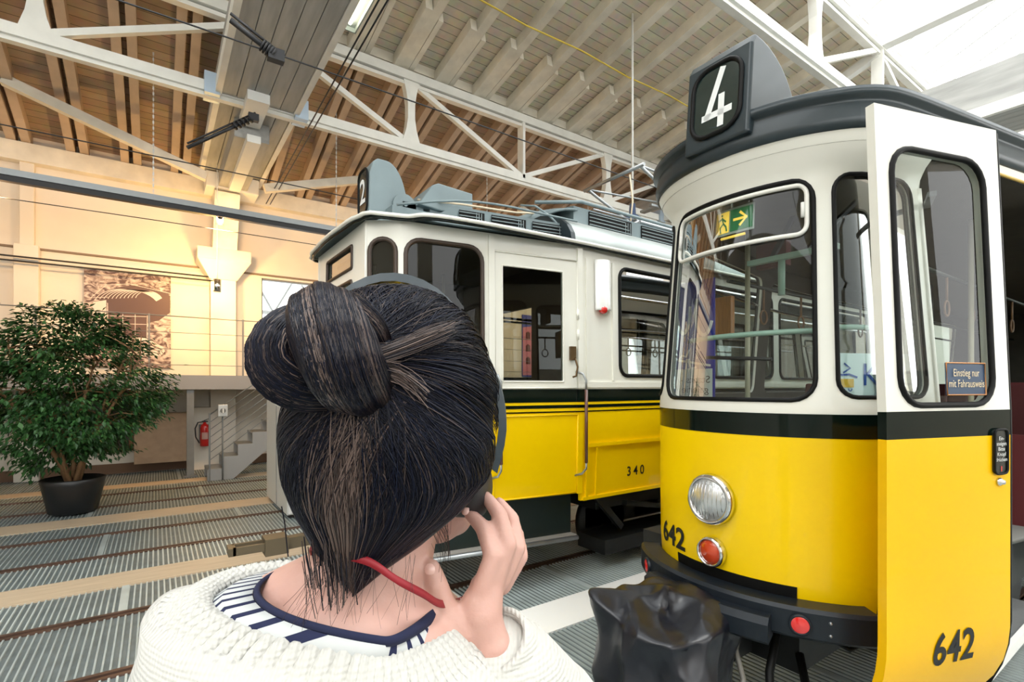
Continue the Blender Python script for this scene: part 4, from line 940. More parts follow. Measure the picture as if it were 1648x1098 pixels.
# roof
gut = MB(); gu = cuts3
gp = [S3(u, 3.0, .045) for u in [-LT, -uC] ] 
ring = []
for s in (-1, 1):
    pass
pl3 = [(12, -1.09), (1.90, -1.09), (.30, -.83), (.08, -.66), (.04, -.3), (.03, 0), (.04, .3), (.08, .66), (.30, .83), (1.90, 1.09), (12, 1.09)]
def inset(t, z, k=0):
    """outline pulled towards the centre line by t metres"""
    out = []
    for x, y in pl3:
        sc = (abs(y) - t) / abs(y) if abs(y) > 1e-6 else 1
        xx = x + (t * .95 if x < .5 else (t * .3 if x < 3 else 0)); out.append(Vector((xx, (1 if y > 0 else -1) * max(0, abs(y) - t) if abs(y) > .31 else y * max(0, 1 - t), z)))
    return out
# front cowl lip + gutter
def smoothring(r): return catmull([tuple(v) for v in r], .08)
g0 = smoothring(inset(-.05, 3.01)); MB().tube(g0, .016, 8).build('gutter', cream, T3)
g1 = smoothring(inset(-.03, 2.99)); MB().tube(g1, .012, 6).build('gutter_shadow_strip', blackp, T3)
RR = [smoothring(inset(t, z)) for t, z in ((-.06, 3.02), (.0, 3.035), (.12, 3.05), (.14, 3.055))]
nn_ = min(len(r) for r in RR); RR = [[r[int(i * (len(r) - 1) / (nn_ - 1))] for i in range(nn_)] for r in RR]
MB().grid(lambda i, j: RR[j][i], nn_, 4).build('roof_edge', roofblue, T3)
def fill_roof(t0, z0, z1, x1, name, mm):
    # convex deck between x=.1 and x1
    m = MB(); xs = [.15 + t0, .35, .6, .9, 1.3, 1.7, x1]
    def P(i, j):
        x = xs[i]; w = (.60 + (x - .08) * 1.1 if x < .3 else .83 + (x - .3) * .1625) - t0; w = max(.3, w) if x > .2 else .45; f = -1 + 2 * j / 16
        return (x - (0 if i else .10) + .12 * abs(f) ** 3 * (1 if i == 0 else 0), w * f, z0 + (z1 - z0) * (1 - abs(f) ** 3) * min(1, .15 + (x - .1) / .7))
    return m.grid(P, len(xs), 17).build(name, mm, T3, solid=.02)
fill_roof(.05, 3.04, 3.27, 1.9, 'front_roof', roofblue)
# louvred vent band on both sides of the vestibule roof
for s in (-1, 1):
    def V(x, z, o=0, s=s): w = .83 + (x - .3) * .1625 - .09 + o; return Vector((x, s * w, z))
    m = MB().add([V(.55, 3.05), V(1.9, 3.05), V(1.9, 3.20), V(.75, 3.20)], [(0, 1, 2, 3)]); vb = m.build('vent_band', roofblue, T3, solid=.02)
    for a, b in ((.80, 1.02), (1.08, 1.40), (1.46, 1.80)):
        gq = MB().add([V(a, 3.06, .012), V(b, 3.06, .012), V(b, 3.175, .012), V(a, 3.175, .012)], [(0, 1, 2, 3)]).build('vent_grille', rubber, vb)
        q = MB()
        for k in range(4): z = 3.07 + k * .029; q.tube([V(a, z, .02), V(b - .02 * k, z, .02)], .005, 4)
        for k in range(3): q.tube([V(b - .03 - .022 * k, 3.065, .02), V(b - .03 - .022 * k, 3.165 - .0 * k, .02)], .0035, 4)
        q.build('louvre', mat('louvre_grey', (.30, .36, .37), .45), gq)
    MB().tube([V(.30 + .16 * k, 3.13 + .13 * math.sin(min(1, k / 5) * 1.57) - (.03 * (k - 6) / 4 if k > 6 else 0), .03) for k in range(11)], .010, 8).build('roof_lip', roofblue, T3)
# main roof
def mr(i, j):
    x = 1.78 + [0, .02, .1, 1, 3, 6, 10.2][i]; pr = [(1.12, 3.0), (1.13, 3.03), (1.12, 3.09), (1.07, 3.17), (.98, 3.24), (.85, 3.30), (.70, 3.34)]; pr = [(-a, z) for a, z in pr] + [(0, 3.36)] + [(a, z) for a, z in pr[::-1]]
    a, z = pr[j]; return (x, a, z)
MB().grid(mr, 7, 15).build('main_roof', roofsilver, T3)
prf = [(-1.12, 3.0), (-1.13, 3.03), (-1.12, 3.09), (-1.07, 3.17), (-.98, 3.24), (-.85, 3.30), (-.70, 3.34), (.70, 3.34), (.85, 3.30), (.98, 3.24), (1.07, 3.17), (1.12, 3.09), (1.13, 3.03), (1.12, 3.0)]
MB().prism(prf, 1.74, 1.79, lambda y, z, x: (x, y, z)).build('roof_end', roofgrey, T3)
# lantern roof
lr = MB().prism([(-.70, 3.30), (-.70, 3.52), (-.4, 3.56), (.4, 3.56), (.70, 3.52), (.70, 3.30)], 2.15, 11.8, lambda y, z, x: (x, y, z)).build('lantern_roof', roofblue, T3)
def dome(i, j):
    t = i / 10; a = -1 + 2 * j / 12; k = math.sqrt(max(0, 1 - (1 - t) ** 2)); return (1.62 + .55 * t + .18 * abs(a) ** 2 * (1 - t), .74 * a * (.55 + .45 * k), 3.30 + (.24 * k) * (1 - abs(a) ** 4 * .25))
MB().grid(dome, 11, 13).build('lantern_hood', roofblue, T3, solid=.02)
for s in (-1, 1):
    MB().tube([(1.75, s * .60, 3.50), (2.2, s * .76, 3.55), (11.8, s * .76, 3.55)], .018, 6).build('lantern_lip', roofblue, T3)
    for k in range(12):
        a = 2.35 + k * .78; q = MB().span(a, a + .62, s * .70, s * .712, 3.355, 3.50).build('vent_grille', rubber, T3); q2 = MB()
        for j in range(4): q2.tube([(a, s * .72, 3.37 + .036 * j), (a + .60 - .03 * j, s * .72, 3.37 + .036 * j)], .006, 4)
        for j in range(3): q2.tube([(a + .59 - .035 * j, s * .72, 3.36), (a + .59 - .035 * j, s * .72, 3.48)], .004, 4)
        q2.build('louvre', mat('louvre_grey', (0, 0, 0)), q)
MB().tube([(1.85, -1.10, 3.05), (1.80, -1.08, 3.06), (1.76, -1.02, 3.12), (1.72, -.85, 3.30), (1.68, -.70, 3.42), (1.62, -.55, 3.46)], .010, 6).build('roof_pipe', roofblue, T3)
# destination box with 2
db2 = MB().prism([(.30, 3.22), (.31, 3.60), (.34, 3.70), (.38, 3.735), (.46, 3.735)] + [(.46 + .20 * math.sin(a * .157), 3.30 + .435 * math.cos(a * .157)) for a in range(1, 10)] + [(.68, 3.22)], -.145, .145, lambda x, z, y: (x, y, z)).build('destination_box', roofblue, T3, bevel=.012, seg=3)
def d2(u, v, o=0): return Vector((.302 - o + (.0 if v < 0 else 0), -u, 3.455 + v))
fc = rrect(-.115, .115, -.19, .20, .07); vs, fs = sheet(fc, [], .08, .1); MB().add([d2(u, v, .004) for u, v in vs], [f[::-1] for f in fs]).build('sign_glass', mat('sign_black_glass', (0, 0, 0)), db2)
MB().tube([d2(u, v, .005) for u, v in densify(fc, .05)], .010, 8, closed=True).build('sign_gasket', rubber, db2)
vs, fs = text_mesh('2', .30, 0, 1, .004); MB().add([d2(p.x, p.y, .008) for p in vs], fs).build('line_number', white_l, db2)
MB().span(.45, .95, -.30, .30, 3.18, 3.30).cyl((.62, -.17, 3.36), (.62, -.14, 3.36), .11, 18).span(.60, .80, -.17, -.14, 3.24, 3.40).cyl((.62, -.175, 3.37), (.62, -.19, 3.37), .02, 10).build('box_base', roofblue, db2)
MB().prism([(.72, 3.38), (.86, 3.58), (.92, 3.61), (1.28, 3.59), (1.28, 3.42), (.95, 3.36)], -.24, .24, lambda x, z, y: (x, y, z)).span(.85, 1.2, -.2, .2, 3.24, 3.40).build('resistor_box', roofblue, T3, bevel=.01)
MB().tube([(.75, -.15, 3.45), (1.1, -.35, 3.42), (1.6, -.5, 3.40), (2.0, -.45, 3.48), (2.4, -.3, 3.60), (3.3, -.1, 3.62)], .010, 6).build('roof_cable', mat('cable_cream', (.7, .58, .42), .5), T3)
# pantograph
pg = thing('pantograph', 'folded grey tube pantograph standing on the roof of the tall old tram', 'pantograph', (6.1, 4.43, 3.56))
m = MB()
for y in (-.45, .45): m.cyl((-1.5, y, .10), (1.5, y, .10), .02, 8)
for x in (-1.5, -.8, .8, 1.5): m.cyl((x, -.45, .10), (x, .45, .10), .018, 8)
m.build('base_frame', steel, pg)
for x in (-1.4, 1.4):
    for y in (-.42, .42): MB().lathe([(.03, 0), (.05, .02), (.03, .04), (.05, .06), (.03, .09)], (x, y, 0), n=12).build('insulator', roofblue, pg)
for s in (-1, 1):
    for y in (-.40, .40):
        MB().cyl((s * .25, y, .12), (s * -1.48, y * 1.1, .76), .020, 8).build('lower_arm', steel, pg)
        MB().cyl((-s * 1.48, y * 1.1, .76), (0, y * .8, .84), .014, 8).build('upper_arm', steel, pg)
    MB().cyl((s * 1.48, -.5, .76), (s * 1.48, .5, .76), .022, 8).build('cross_tube', steel, pg)
MB().span(-.05, .05, -.8, .8, .84, .87).span(-.2, .2, -.5, -.45, .82, .85).span(-.2, .2, .45, .5, .82, .85).build('collector_strip', steel, pg)
MB().cyl((-1.3, -.2, .22), (-.3, -.2, .22), .035, 10).cyl((-2.0, -.2, .22), (-1.3, -.2, .22), .01, 8).build('spring', steel, pg)
MB().tube([(-1.5, -.3, .7), (-1.45, -.3, .4), (-1.5, -.3, .05)], .010, 6).build('lead_wire', mat('cable_cream', (0, 0, 0)), pg)
# underframe, steps, coupler
MB().span(2.3, 11.5, -.85, .85, .55, .80).build('underframe', dark, T3)
bogie(T3, 3.4); bogie(T3, 8.8)
MB().beam((2.2, -.9, .75), (2.6, -.9, .35), .05, .06).beam((2.6, -.95, .60), (4.2, -.95, .30), .06, .05).span(2.3, 3.8, -.98, -.6, .14, .28).beam((3.4, -.95, .75), (3.3, -.95, .3), .05, .05).build('brake_gear', dark, T3)
def vest(w): return [(.35, -w), (.35, w), (1.9, w + .22), (1.9, -w - .22)]
MB().prism(vest(.72), .42, .80).build('step_well', mat('well_black', (.012, .02, .018), .3), T3)
MB().prism(vest(.80), .37, .42).build('step_board', mat('step_light', (.35, .33, .30), .5, bump=.4, scale=40), T3)
MB().tube([(.35, -.81, .395), (1.9, -1.035, .395)], .022, 6).build('step_edge', steel, T3)
bf = MB().span(-.02, .25, -.62, .62, .45, .78).build('front_buffer', mat('navy_buffer', (.012, .018, .05), .35), T3, bevel=.05, seg=3)
MB().beam((.2, 0, .50), (-.35, 0, .48), .09, .09).span(-.50, -.33, -.09, .09, .42, .55).span(-.72, -.48, -.07, -.04, .46, .52).span(-.72, -.48, .04, .07, .46, .52).span(-.75, -.70, -.07, .07, .46, .52).build('coupler', mat('coupler_brown', (.13, .10, .06), .5, metal=.4), T3)
# inside
MB().span(.4, 11.8, -.80, .80, .82, .86).build('cab_floor', mat('lino_grey', (0, 0, 0)), T3)
MB().span(1.9, 11.8, -1.03, 1.03, 2.93, 2.96).span(.3, 1.9, -.78, .78, 2.93, 2.96).build('ceiling_panel', mat('int_dark', (.16, .13, .10), .6), T3)
for x in (1.9, 11.7):
    bh = MB().span(x, x + .04, -1.03, -.35, .86, 2.94).span(x, x + .04, .35, 1.03, .86, 2.94).span(x, x + .04, -.35, .35, 2.55, 2.94).build('bulkhead', mat('int_wood', (.05, .03, .02), .35), T3)
for k in range(6):
    for y in (-.7, .7):
        x = 2.5 + 1.4 * k; s = MB().span(x, x + .45, y - .28, y + .28, 1.26, 1.31).build('passenger_seat', mat('seat_wood', (.10, .05, .025), .4), T3); MB().span(x + .45, x + .48, y - .28, y + .28, 1.30, 1.72).build('backrest', mat('seat_wood', (0, 0, 0)), s)
        MB().tube([(x + .46, y - .1, 1.70), (x + .46, y - .1, 1.78), (x + .46, y, 1.81), (x + .46, y + .1, 1.78), (x + .46, y + .1, 1.70)], .008, 6).build('seat_handle', plastic_k, s)
for y in (-.5, .5): MB().cyl((2.0, y, 2.55), (11.6, y, 2.55), .014, 8).build('overhead_rail', plastic_k, T3)
for x in (.55, 1.3): MB().cyl((x, .4, .86), (x, .4, 2.93), .018, 8).build('grab_pole', pm, T3)
MB().span(.22, .5, -.35, .35, .86, 1.75).build('driver_console', mat('int_wood', (0, 0, 0)), T3)
# ================================================================== PERSON
RZ = YAW - math.pi / 2
bx_, by_ = -.14, .52
bw_ = Matrix.Rotation(RZ, 3, 'Z') @ Vector((bx_, by_, 0))
PN = thing('person', 'woman with dark bun, headphones and cream knit sweater, seen from behind, hand at her ear', 'person', bw_, RZ)
def pb(mb, name, mats, parent=PN, **k):
    mb.v = [(v[0] - bx_, v[1] - by_, v[2]) for v in mb.v]; return mb.build(name, mats, parent, **k)
def capsule(m, a, b, ra, rb, n=18):
    a = Vector(a); b = Vector(b); d = (b - a); L = d.length; pts = []; rs = []
    u = d.normalized() if L > 1e-6 else Vector((0, 0, 1))
    for k in range(1, 6): t = math.pi / 2 * k / 5; pts.append(a - u * ra * math.cos(t)); rs.append(ra * math.sin(t))
    for k in range(4, 0, -1): t = math.pi / 2 * k / 5; pts.append(b + u * rb * math.cos(t)); rs.append(rb * math.sin(t))
    pts.insert(0, a - u * ra * .999); rs.insert(0, ra * .05); pts.append(b + u * rb * .999); rs.append(rb * .05)
    # order the first half from pole to equator, then the second
    m.tube(pts, rs, n)
def chain(m, pts, rs, n=18):
    for i in range(len(pts) - 1): capsule(m, pts[i], pts[i + 1], rs[i], rs[i + 1], n)
def remesh(o, vox, it=4, f=.5):
    r = o.modifiers.new('r', 'REMESH'); r.mode = 'VOXEL'; r.voxel_size = vox; r.use_smooth_shade = True
    s = o.modifiers.new('s', 'SMOOTH'); s.factor = f; s.iterations = it; return o
skinm = bpy.data.materials.new('skin'); skinm.use_nodes = True; MATS['skin'] = skinm
p = skinm.node_tree.nodes['Principled BSDF']; p.inputs['Roughness'].default_value = .48; p.inputs['Subsurface Weight'].default_value = .12; p.inputs['Subsurface Radius'].default_value = (.02, .008, .004); p.inputs['Subsurface Scale'].default_value = .3
nt = skinm.node_tree; tc = nt.nodes.new('ShaderNodeTexCoord'); nz_ = nt.nodes.new('ShaderNodeTexNoise'); nz_.inputs['Scale'].default_value = 22; nz_.inputs['Detail'].default_value = 4; mx = nt.nodes.new('ShaderNodeMix'); mx.data_type = 'RGBA'
nt.links.new(tc.outputs['Object'], nz_.inputs[0]); nt.links.new(nz_.outputs[0], mx.inputs[0]); mx.inputs[6].default_value = (.60, .37, .31, 1); mx.inputs[7].default_value = (.50, .275, .225, 1); nt.links.new(mx.outputs[2], p.inputs['Base Color'])
bmp = nt.nodes.new('ShaderNodeBump'); bmp.inputs['Strength'].default_value = .15; bmp.inputs['Distance'].default_value = .002; n2 = nt.nodes.new('ShaderNodeTexNoise'); n2.inputs['Scale'].default_value = 220; nt.links.new(tc.outputs['Object'], n2.inputs[0]); nt.links.new(n2.outputs[0], bmp.inputs['Height']); nt.links.new(bmp.outputs[0], p.inputs['Normal'])
b = MB()
# head, jaw, nose, ears, neck
b.ball((-.122, .540, 1.715), (.078, .098, .112), 24); capsule(b, (-.115, .565, 1.66), (-.090, .600, 1.605), .068, .040)
capsule(b, (-.085, .640, 1.70), (-.078, .655, 1.665), .012, .017); capsule(b, (-.105, .630, 1.632), (-.070, .628, 1.632), .012, .012)
capsule(b, (-.075, .60, 1.60), (-.070, .612, 1.592), .028, .022); capsule(b, (-.110, .632, 1.725), (-.06, .622, 1.725), .016, .014)
capsule(b, (-.078, .585, 1.625), (-.070, .60, 1.655), .034, .034)
for ex_, s in ((-.052, 1), (-.196, -1)):
    capsule(b, (ex_, .545, 1.665), (ex_ + .008 * s, .548, 1.690), .011, .014); capsule(b, (ex_ + .002 * s, .548, 1.648), (ex_, .545, 1.665), .008, .010)
chain(b, [(-.120, .545, 1.66), (-.128, .53, 1.61), (-.135, .520, 1.565), (-.145, .515, 1.525)], [.058, .052, .055, .080])
capsule(b, (-.135, .515, 1.56), (-.27, .53, 1.49), .050, .055); capsule(b, (-.135, .515, 1.55), (-.06, .53, 1.455), .050, .045)
chain(b, [(-.30, .53, 1.46), (-.15, .52, 1.45), (-.02, .53, 1.41)], [.055, .085, .050]); chain(b, [(-.15, .52, 1.45), (-.15, .52, 1.25), (-.15, .53, 1.05)], [.12, .11, .12])
# trunk to legs
for s in (-1, 1): chain(b, [(-.15 + s * .08, .53, .98), (-.15 + s * .09, .54, .55), (-.15 + s * .09, .53, .10)], [.10, .062, .045])
capsule(b, (-.15 + .09, .53, .06), (-.06, .64, .045), .04, .035); capsule(b, (-.24, .53, .06), (-.24, .64, .045), .04, .035)
# left arm hangs down
chain(b, [(-.34, .53, 1.42), (-.375, .55, 1.14), (-.36, .66, .93)], [.05, .040, .027]); capsule(b, (-.36, .67, .91), (-.355, .70, .85), .03, .028)
for k in range(4): chain(b, [(-.355 - .017 * (k - 1.5) * .3, .70 + .02 * (k - 1.5), .84), (-.352, .715 + .02 * (k - 1.5), .80), (-.350, .71 + .02 * (k - 1.5), .77)], [.0095, .009, .0075], 12)
chain(b, [(-.34, .68, .89), (-.32, .72, .86), (-.325, .735, .83)], [.013, .011, .009], 12)
# right arm raised, hand at the ear
chain(b, [(.02, .53, 1.42), (.075, .65, 1.22), (.03, .58, 1.38), (-.020, .503, 1.492)], [.045, .040, .032, .021])
chain(b, [(-.020, .503, 1.490), (-.030, .506, 1.522), (-.026, .514, 1.545)], [.019, .021, .018], 20)
chain(b, [(-.045, .504, 1.515), (-.036, .506, 1.535), (-.020, .515, 1.550)], [.015, .015, .013], 20)
fing = [ # knuckle, middle joint, end joint, tip
 ([(-.030, .505, 1.548), (-.019, .510, 1.580), (-.030, .528, 1.603), (-.045, .540, 1.615)], [.0115, .0098, .0088, .0072]),
 ([(-.018, .514, 1.553), (-.004, .520, 1.588), (-.013, .535, 1.615), (-.028, .550, 1.630)], [.0112, .0098, .0088, .0072]),
 ([(-.012, .526, 1.548), (.006, .536, 1.580), (.000, .552, 1.606), (-.014, .566, 1.620)], [.0105, .0092, .0085, .0070]),
 ([(-.010, .538, 1.538), (.010, .552, 1.565), (.006, .568, 1.586), (-.006, .580, 1.597)], [.0095, .0083, .0076, .0063])]
for P, R in fing: chain(b, P, R, 14)
chain(b, [(-.046, .502, 1.508), (-.066, .500, 1.530), (-.073, .497, 1.555), (-.079, .499, 1.572)], [.017, .0130, .0112, .0088], 14)
remesh(pb(b, 'body', skinm), .0030, 5, .5)
nail = MB()
for c, n_, r in (((-.0795, .4925, 1.5725), (-.3, -1, .25), .0058), ((-.0485, .533, 1.6195), (-.5, -.75, .45), .005)):
    nail.lathe([(0, .0030), (r * .6, .0026), (r, .0006)], c, n_, 12)
pb(nail, 'finger_nail', mat('nail', (.78, .50, .44), .25, coat=.5))
# ---------------- hair
hk = [(1.562, -.142, .462, .004, .004), (1.580, -.141, .472, .026, .022), (1.60, -.137, .490, .055, .045), (1.63, -.127, .510, .084, .078), (1.66, -.122, .520, .099, .098), (1.70, -.121, .527, .1035, .112), (1.75, -.121, .533, .1030, .115), (1.79, -.122, .538, .091, .105), (1.82, -.122, .54, .073, .085), (1.840, -.121, .54, .047, .055), (1.853, -.120, .54, .008, .01)]
def hs(z):
    z = min(max(z, hk[0][0]), hk[-1][0])
    for a, c in zip(hk, hk[1:]):
        if z <= c[0]:
            t = (z - a[0]) / (c[0] - a[0]); return [a[k] + (c[k] - a[k]) * t for k in range(1, 5)]
def HS(th, z, o=0):
    cx, cy, rx, ry = hs(z); s = math.sin(th); k = 1
    if s > .2 and z < 1.76: k = 1 - .32 * min(1, (s - .2) / .5) * min(1, (1.76 - z) / .05)
    return Vector((cx + (rx + o) * math.cos(th) * (1 if k == 1 else (k + 1) / 2), cy + (ry + o) * s * k, z))
R_ = random.Random(11)
hair_d = mat('hair_dark', (.005, .005, .010), .40, spec=.2); hair_b = mat('hair_brown', (.035, .020, .017), .4, spec=.6); hair_sheen = mat('hair_sheen_brown', (.16, .112, .095), .45)  # light brown strands stand in for sheen on the dark hair
hair_n = mat('hair_navy', (.004, .006, .018), .38, spec=.25)
m = MB(); zz = [1.562 + (1.853 - 1.562) * (1 - (1 - k / 40) ** 1.3) for k in range(41)]
m.grid(lambda i, j: HS(2 * math.pi * i / 60, zz[j], -.002), 60, 41, closed=True)
HM = [hair_d, hair_b, hair_sheen, hair_n]
def strand(m, P, r, mi): n = len(P); m.tube(P, [r * (1 if k < n * .8 else (1 - (k - n * .8) / (n * .2)) * .85 + .15) for k in range(n)], 3, mi, caps=False)
D = math.radians
def sm(t): return t * t * (3 - 2 * t)
def surf_strand(th0, z0, th1, z1, lift, jit, n=18, r=.0006, mi=0, e=1.0):
    P = []; ph = R_.uniform(0, 6.28); am = R_.uniform(0, jit)
    for k in range(n):
        t = k / (n - 1); th = th0 + (th1 - th0) * t ** e; z = z0 + (z1 - z0) * (.5 * t + .5 * sm(t))
        P.append(HS(th + am * math.sin(ph + t * 5) * t, z, lift * math.sin(math.pi * min(1, t * 1.1 + .05)) + .0012 * math.sin(ph + 7 * t)))
    strand(m, P, r * R_.uniform(.6, 1.3), mi)
root_th, root_z = D(-88), 1.765
for k in range(3000):   # lower hair, hanging from under the bun to the nape
    f = R_.random(); th0 = D(-88 + R_.gauss(0, 12)); z0 = 1.765 + R_.uniform(-.02, .005)
    th1 = D(-178 + 176 * f); a = math.degrees(th1); c = (a + 90) / 88
    z1 = 1.572 + .066 * abs(c) ** 2 + R_.uniform(-.012, .012)
    # bow out to the side, then fall back towards the nape
    n = 20; P = []; ph = R_.uniform(0, 6.3); lf = R_.uniform(.0, .006)
    for q in range(n):
        t = q / (n - 1); th = th0 + (th1 - th0) * min(1, 1.6 * t) ** .8 ; th = th + (D(-90) - th) * .30 * max(0, t - .45) / .55
        P.append(HS(th + .010 * math.sin(ph + 4 * t), z0 + (z1 - z0) * t ** .95, lf * math.sin(math.pi * min(1, t + .1)) + .001))
    x = P[11].x; hl = .95 * math.exp(-((x + .143 + .004 * math.sin(k)) / .019) ** 2) * (1 if abs(c) < .5 else 0)  # stripe of sheen painted as lighter strands
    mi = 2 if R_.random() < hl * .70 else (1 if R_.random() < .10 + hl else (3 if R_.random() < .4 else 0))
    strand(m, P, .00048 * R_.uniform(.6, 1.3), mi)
for k in range(2000):   # crown and side hair pulled back to the bun
    th1 = D(R_.uniform(-35, 215)); z1 = R_.uniform(1.70, 1.845) if R_.random() < .7 else R_.uniform(1.80, 1.847)
    if 30 < math.degrees(th1) < 150: z1 = max(z1, 1.77)
    th0 = D(-88 + R_.uniform(-22, 22)); P0 = HS(th0, 1.768); P1 = HS(th1, z1); P = []
    C = Vector((-.121, .533, 1.72)); n = 18; lf = R_.uniform(0, .005)
    for q in range(n):
        t = q / (n - 1); v = (P0 - C).lerp(P1 - C, t)
        if v.length < .02: v = v + Vector((0, 0, .05))
        d = v.normalized(); # project to hair surface by search along the direction
        lo, hi = .01, .2
        for _ in range(14):
            mid = (lo + hi) / 2; pt = C + d * mid; cx, cy, rx, ry = hs(pt.z)
            ins = pt.z < 1.848 and ((pt.x - cx) / rx) ** 2 + ((pt.y - cy) / ry) ** 2 < 1
            if ins: lo = mid
            else: hi = mid
        P.append(C + d * (lo + .0015 + lf * math.sin(math.pi * t)))
    mi = 1 if R_.random() < .15 else (3 if R_.random() < .4 else 0)
    strand(m, P, .00045 * R_.uniform(.6, 1.3), mi)
def bundle(pts, cnt, spread0, spread1, mi, r=.0005, jitter=.004):
    for k in range(cnt):
        a = Vector([R_.gauss(0, 1) for _ in range(3)]); P = []
        base = catmull(pts, .01)
        for i, q in enumerate(base):
            t = i / (len(base) - 1); P.append(q + a * (spread0 + (spread1 - spread0) * t) + Vector((math.sin(k + t * 6), math.cos(k * 2 + t * 5), math.sin(k * 3 + t * 4))) * jitter * t * .4)
        strand(m, P[:max(4, int(len(P) * R_.uniform(.75, 1)))], r * R_.uniform(.6, 1.3), R_.choice(mi))
bundle([(-.112, .405, 1.772), (-.090, .422, 1.782), (-.068, .447, 1.795), (-.050, .475, 1.807)], 130, .003, .004, [1, 1, 2, 0])
bundle([(-.112, .405, 1.765), (-.095, .418, 1.760), (-.080, .425, 1.748), (-.070, .428, 1.735)], 90, .003, .005, [1, 1, 2])
bundle([(-.160, .458, 1.61), (-.155, .450, 1.585), (-.150, .440, 1.565)], 90, .014, .012, [0, 1, 0])
for k in range(46):   # loose hairs over the neck
    x = R_.uniform(-.185, -.085); dx = R_.uniform(-.035, .02)
    bundle([(x, .452, 1.60), (x + dx * .3, .440, 1.580), (x + dx * .8, .432, 1.560), (x + dx * 1.3, .428, 1.545 - R_.uniform(0, .01))], 1, .001, .003, [1], .00016)
for k in range(30):
    y0 = R_.uniform(.50, .55); z0 = R_.uniform(1.60, 1.66); bundle([(-.075, y0 - .03, z0), (-.066, y0 - .02, z0 - .03), (-.068, y0 - .01, z0 - .06)], 1, .001, .003, [0, 1], .0002)
hair = pb(m, 'hair', HM)
m = MB()
def lobe(c, r, axis, cnt, tw, seed, hl):
    c = Vector(c); ax = Vector(axis).normalized(); q = Vector((0, 1, 0)); u = (q - ax * q.dot(ax)).normalized(); w = ax.cross(u); M = Matrix((Vector(r), Vector(r), Vector(r)))
    def pt(th, ph, k=1): d = ax * math.cos(ph) + (u * math.cos(th) + w * math.sin(th)) * math.sin(ph); return c + Vector((d.x * r[0], d.y * r[1], d.z * r[2])) * k
    m.grid(lambda i, j: pt(2 * math.pi * i / 32, math.pi * j / 16 + 1e-3, .97), 32, 17, closed=True)
    for k in range(cnt):
        th = R_.uniform(0, 2 * math.pi); ph = R_.uniform(0, 6); grp = .02 * math.sin(th * 9 + seed) + .012 * math.sin(th * 23 + seed * 2)
        P = [pt(th + tw * (t - .5) + .03 * math.sin(ph + 5 * t), .12 + (math.pi - .24) * t, 1.0 + grp + .02 * math.sin(ph + t * 4)) for t in [i / 15 for i in range(16)]]
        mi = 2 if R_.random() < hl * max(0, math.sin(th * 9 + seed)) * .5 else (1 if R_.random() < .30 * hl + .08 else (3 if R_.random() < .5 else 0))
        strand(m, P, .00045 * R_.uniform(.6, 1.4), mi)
def roll(pts, r, cnt, tw, seed, hl, sc=.78, c0=(-.134, .405, 1.778), mv=(0, 0, 0)):
    base = catmull([tuple(Vector(c0) + (Vector(q) - Vector(c0)) * sc + Vector(mv)) for q in pts], .006); N = len(base); rr = [r * (.45 + .55 * math.sin(math.pi * min(1, max(0, (.08 + .84 * i / (N - 1))))) ** .55) for i in range(N)]
    fr = []; prev = None
    for i in range(N):
        t = (base[min(i + 1, N - 1)] - base[max(i - 1, 0)]).normalized(); u = Vector((0, 1, 0)) if prev is None else prev; u = (u - t * u.dot(t)).normalized(); prev = u; fr.append((u, t.cross(u)))
    def pt(th, s, k):
        x = s * (N - 1); i = min(N - 2, int(x)); f = x - i; q = base[i].lerp(base[i + 1], f); u = fr[i][0].lerp(fr[i + 1][0], f); w = fr[i][1].lerp(fr[i + 1][1], f); R = (rr[i] + (rr[i + 1] - rr[i]) * f) * k
        return q + (u * math.cos(th) + w * math.sin(th) ) * R
    m.grid(lambda i, j: pt(2 * math.pi * i / 28, j / 20 * .9999, .955), 28, 21, closed=True)
    for k in range(cnt):
        th = R_.uniform(0, 2 * math.pi); ph = R_.uniform(0, 6); grp = .03 * math.sin(th * 7 + seed) + .015 * math.sin(th * 17 + seed * 2)
        a = R_.uniform(0, .12); b = R_.uniform(.88, 1); P = [pt(th + tw * (s - .5) + .03 * math.sin(ph + 4 * s), s * .9999, 1.0 + grp + .012 * math.sin(ph + s * 4)) for s in [a + (b - a) * i / 17 for i in range(18)]]
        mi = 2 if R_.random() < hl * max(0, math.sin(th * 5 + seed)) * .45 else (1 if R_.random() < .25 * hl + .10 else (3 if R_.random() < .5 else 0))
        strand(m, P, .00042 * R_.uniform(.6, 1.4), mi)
roll([(-.168, .455, 1.795), (-.158, .415, 1.812), (-.143, .388, 1.800), (-.131, .380, 1.775), (-.124, .392, 1.752), (-.116, .440, 1.738)], .0300, 2300, 1.3, 1.0, .6)
roll([(-.150, .455, 1.800), (-.172, .425, 1.800), (-.190, .405, 1.787), (-.192, .400, 1.768), (-.178, .405, 1.752), (-.150, .440, 1.742)], .0245, 1700, -1.0, 2.3, .25, .86, (-.170, .41, 1.775), (.006, 0, 0))
roll([(-.185, .440, 1.790), (-.170, .410, 1.812), (-.145, .400, 1.822), (-.118, .415, 1.808), (-.108, .455, 1.780)], .0160, 900, .9, 4.0, .9)
roll([(-.175, .44, 1.77), (-.150, .425, 1.765), (-.122, .428, 1.768), (-.112, .455, 1.772)], .028, 700, .6, 5.1, .3, 1)
pb(m, 'hair_bun', HM)
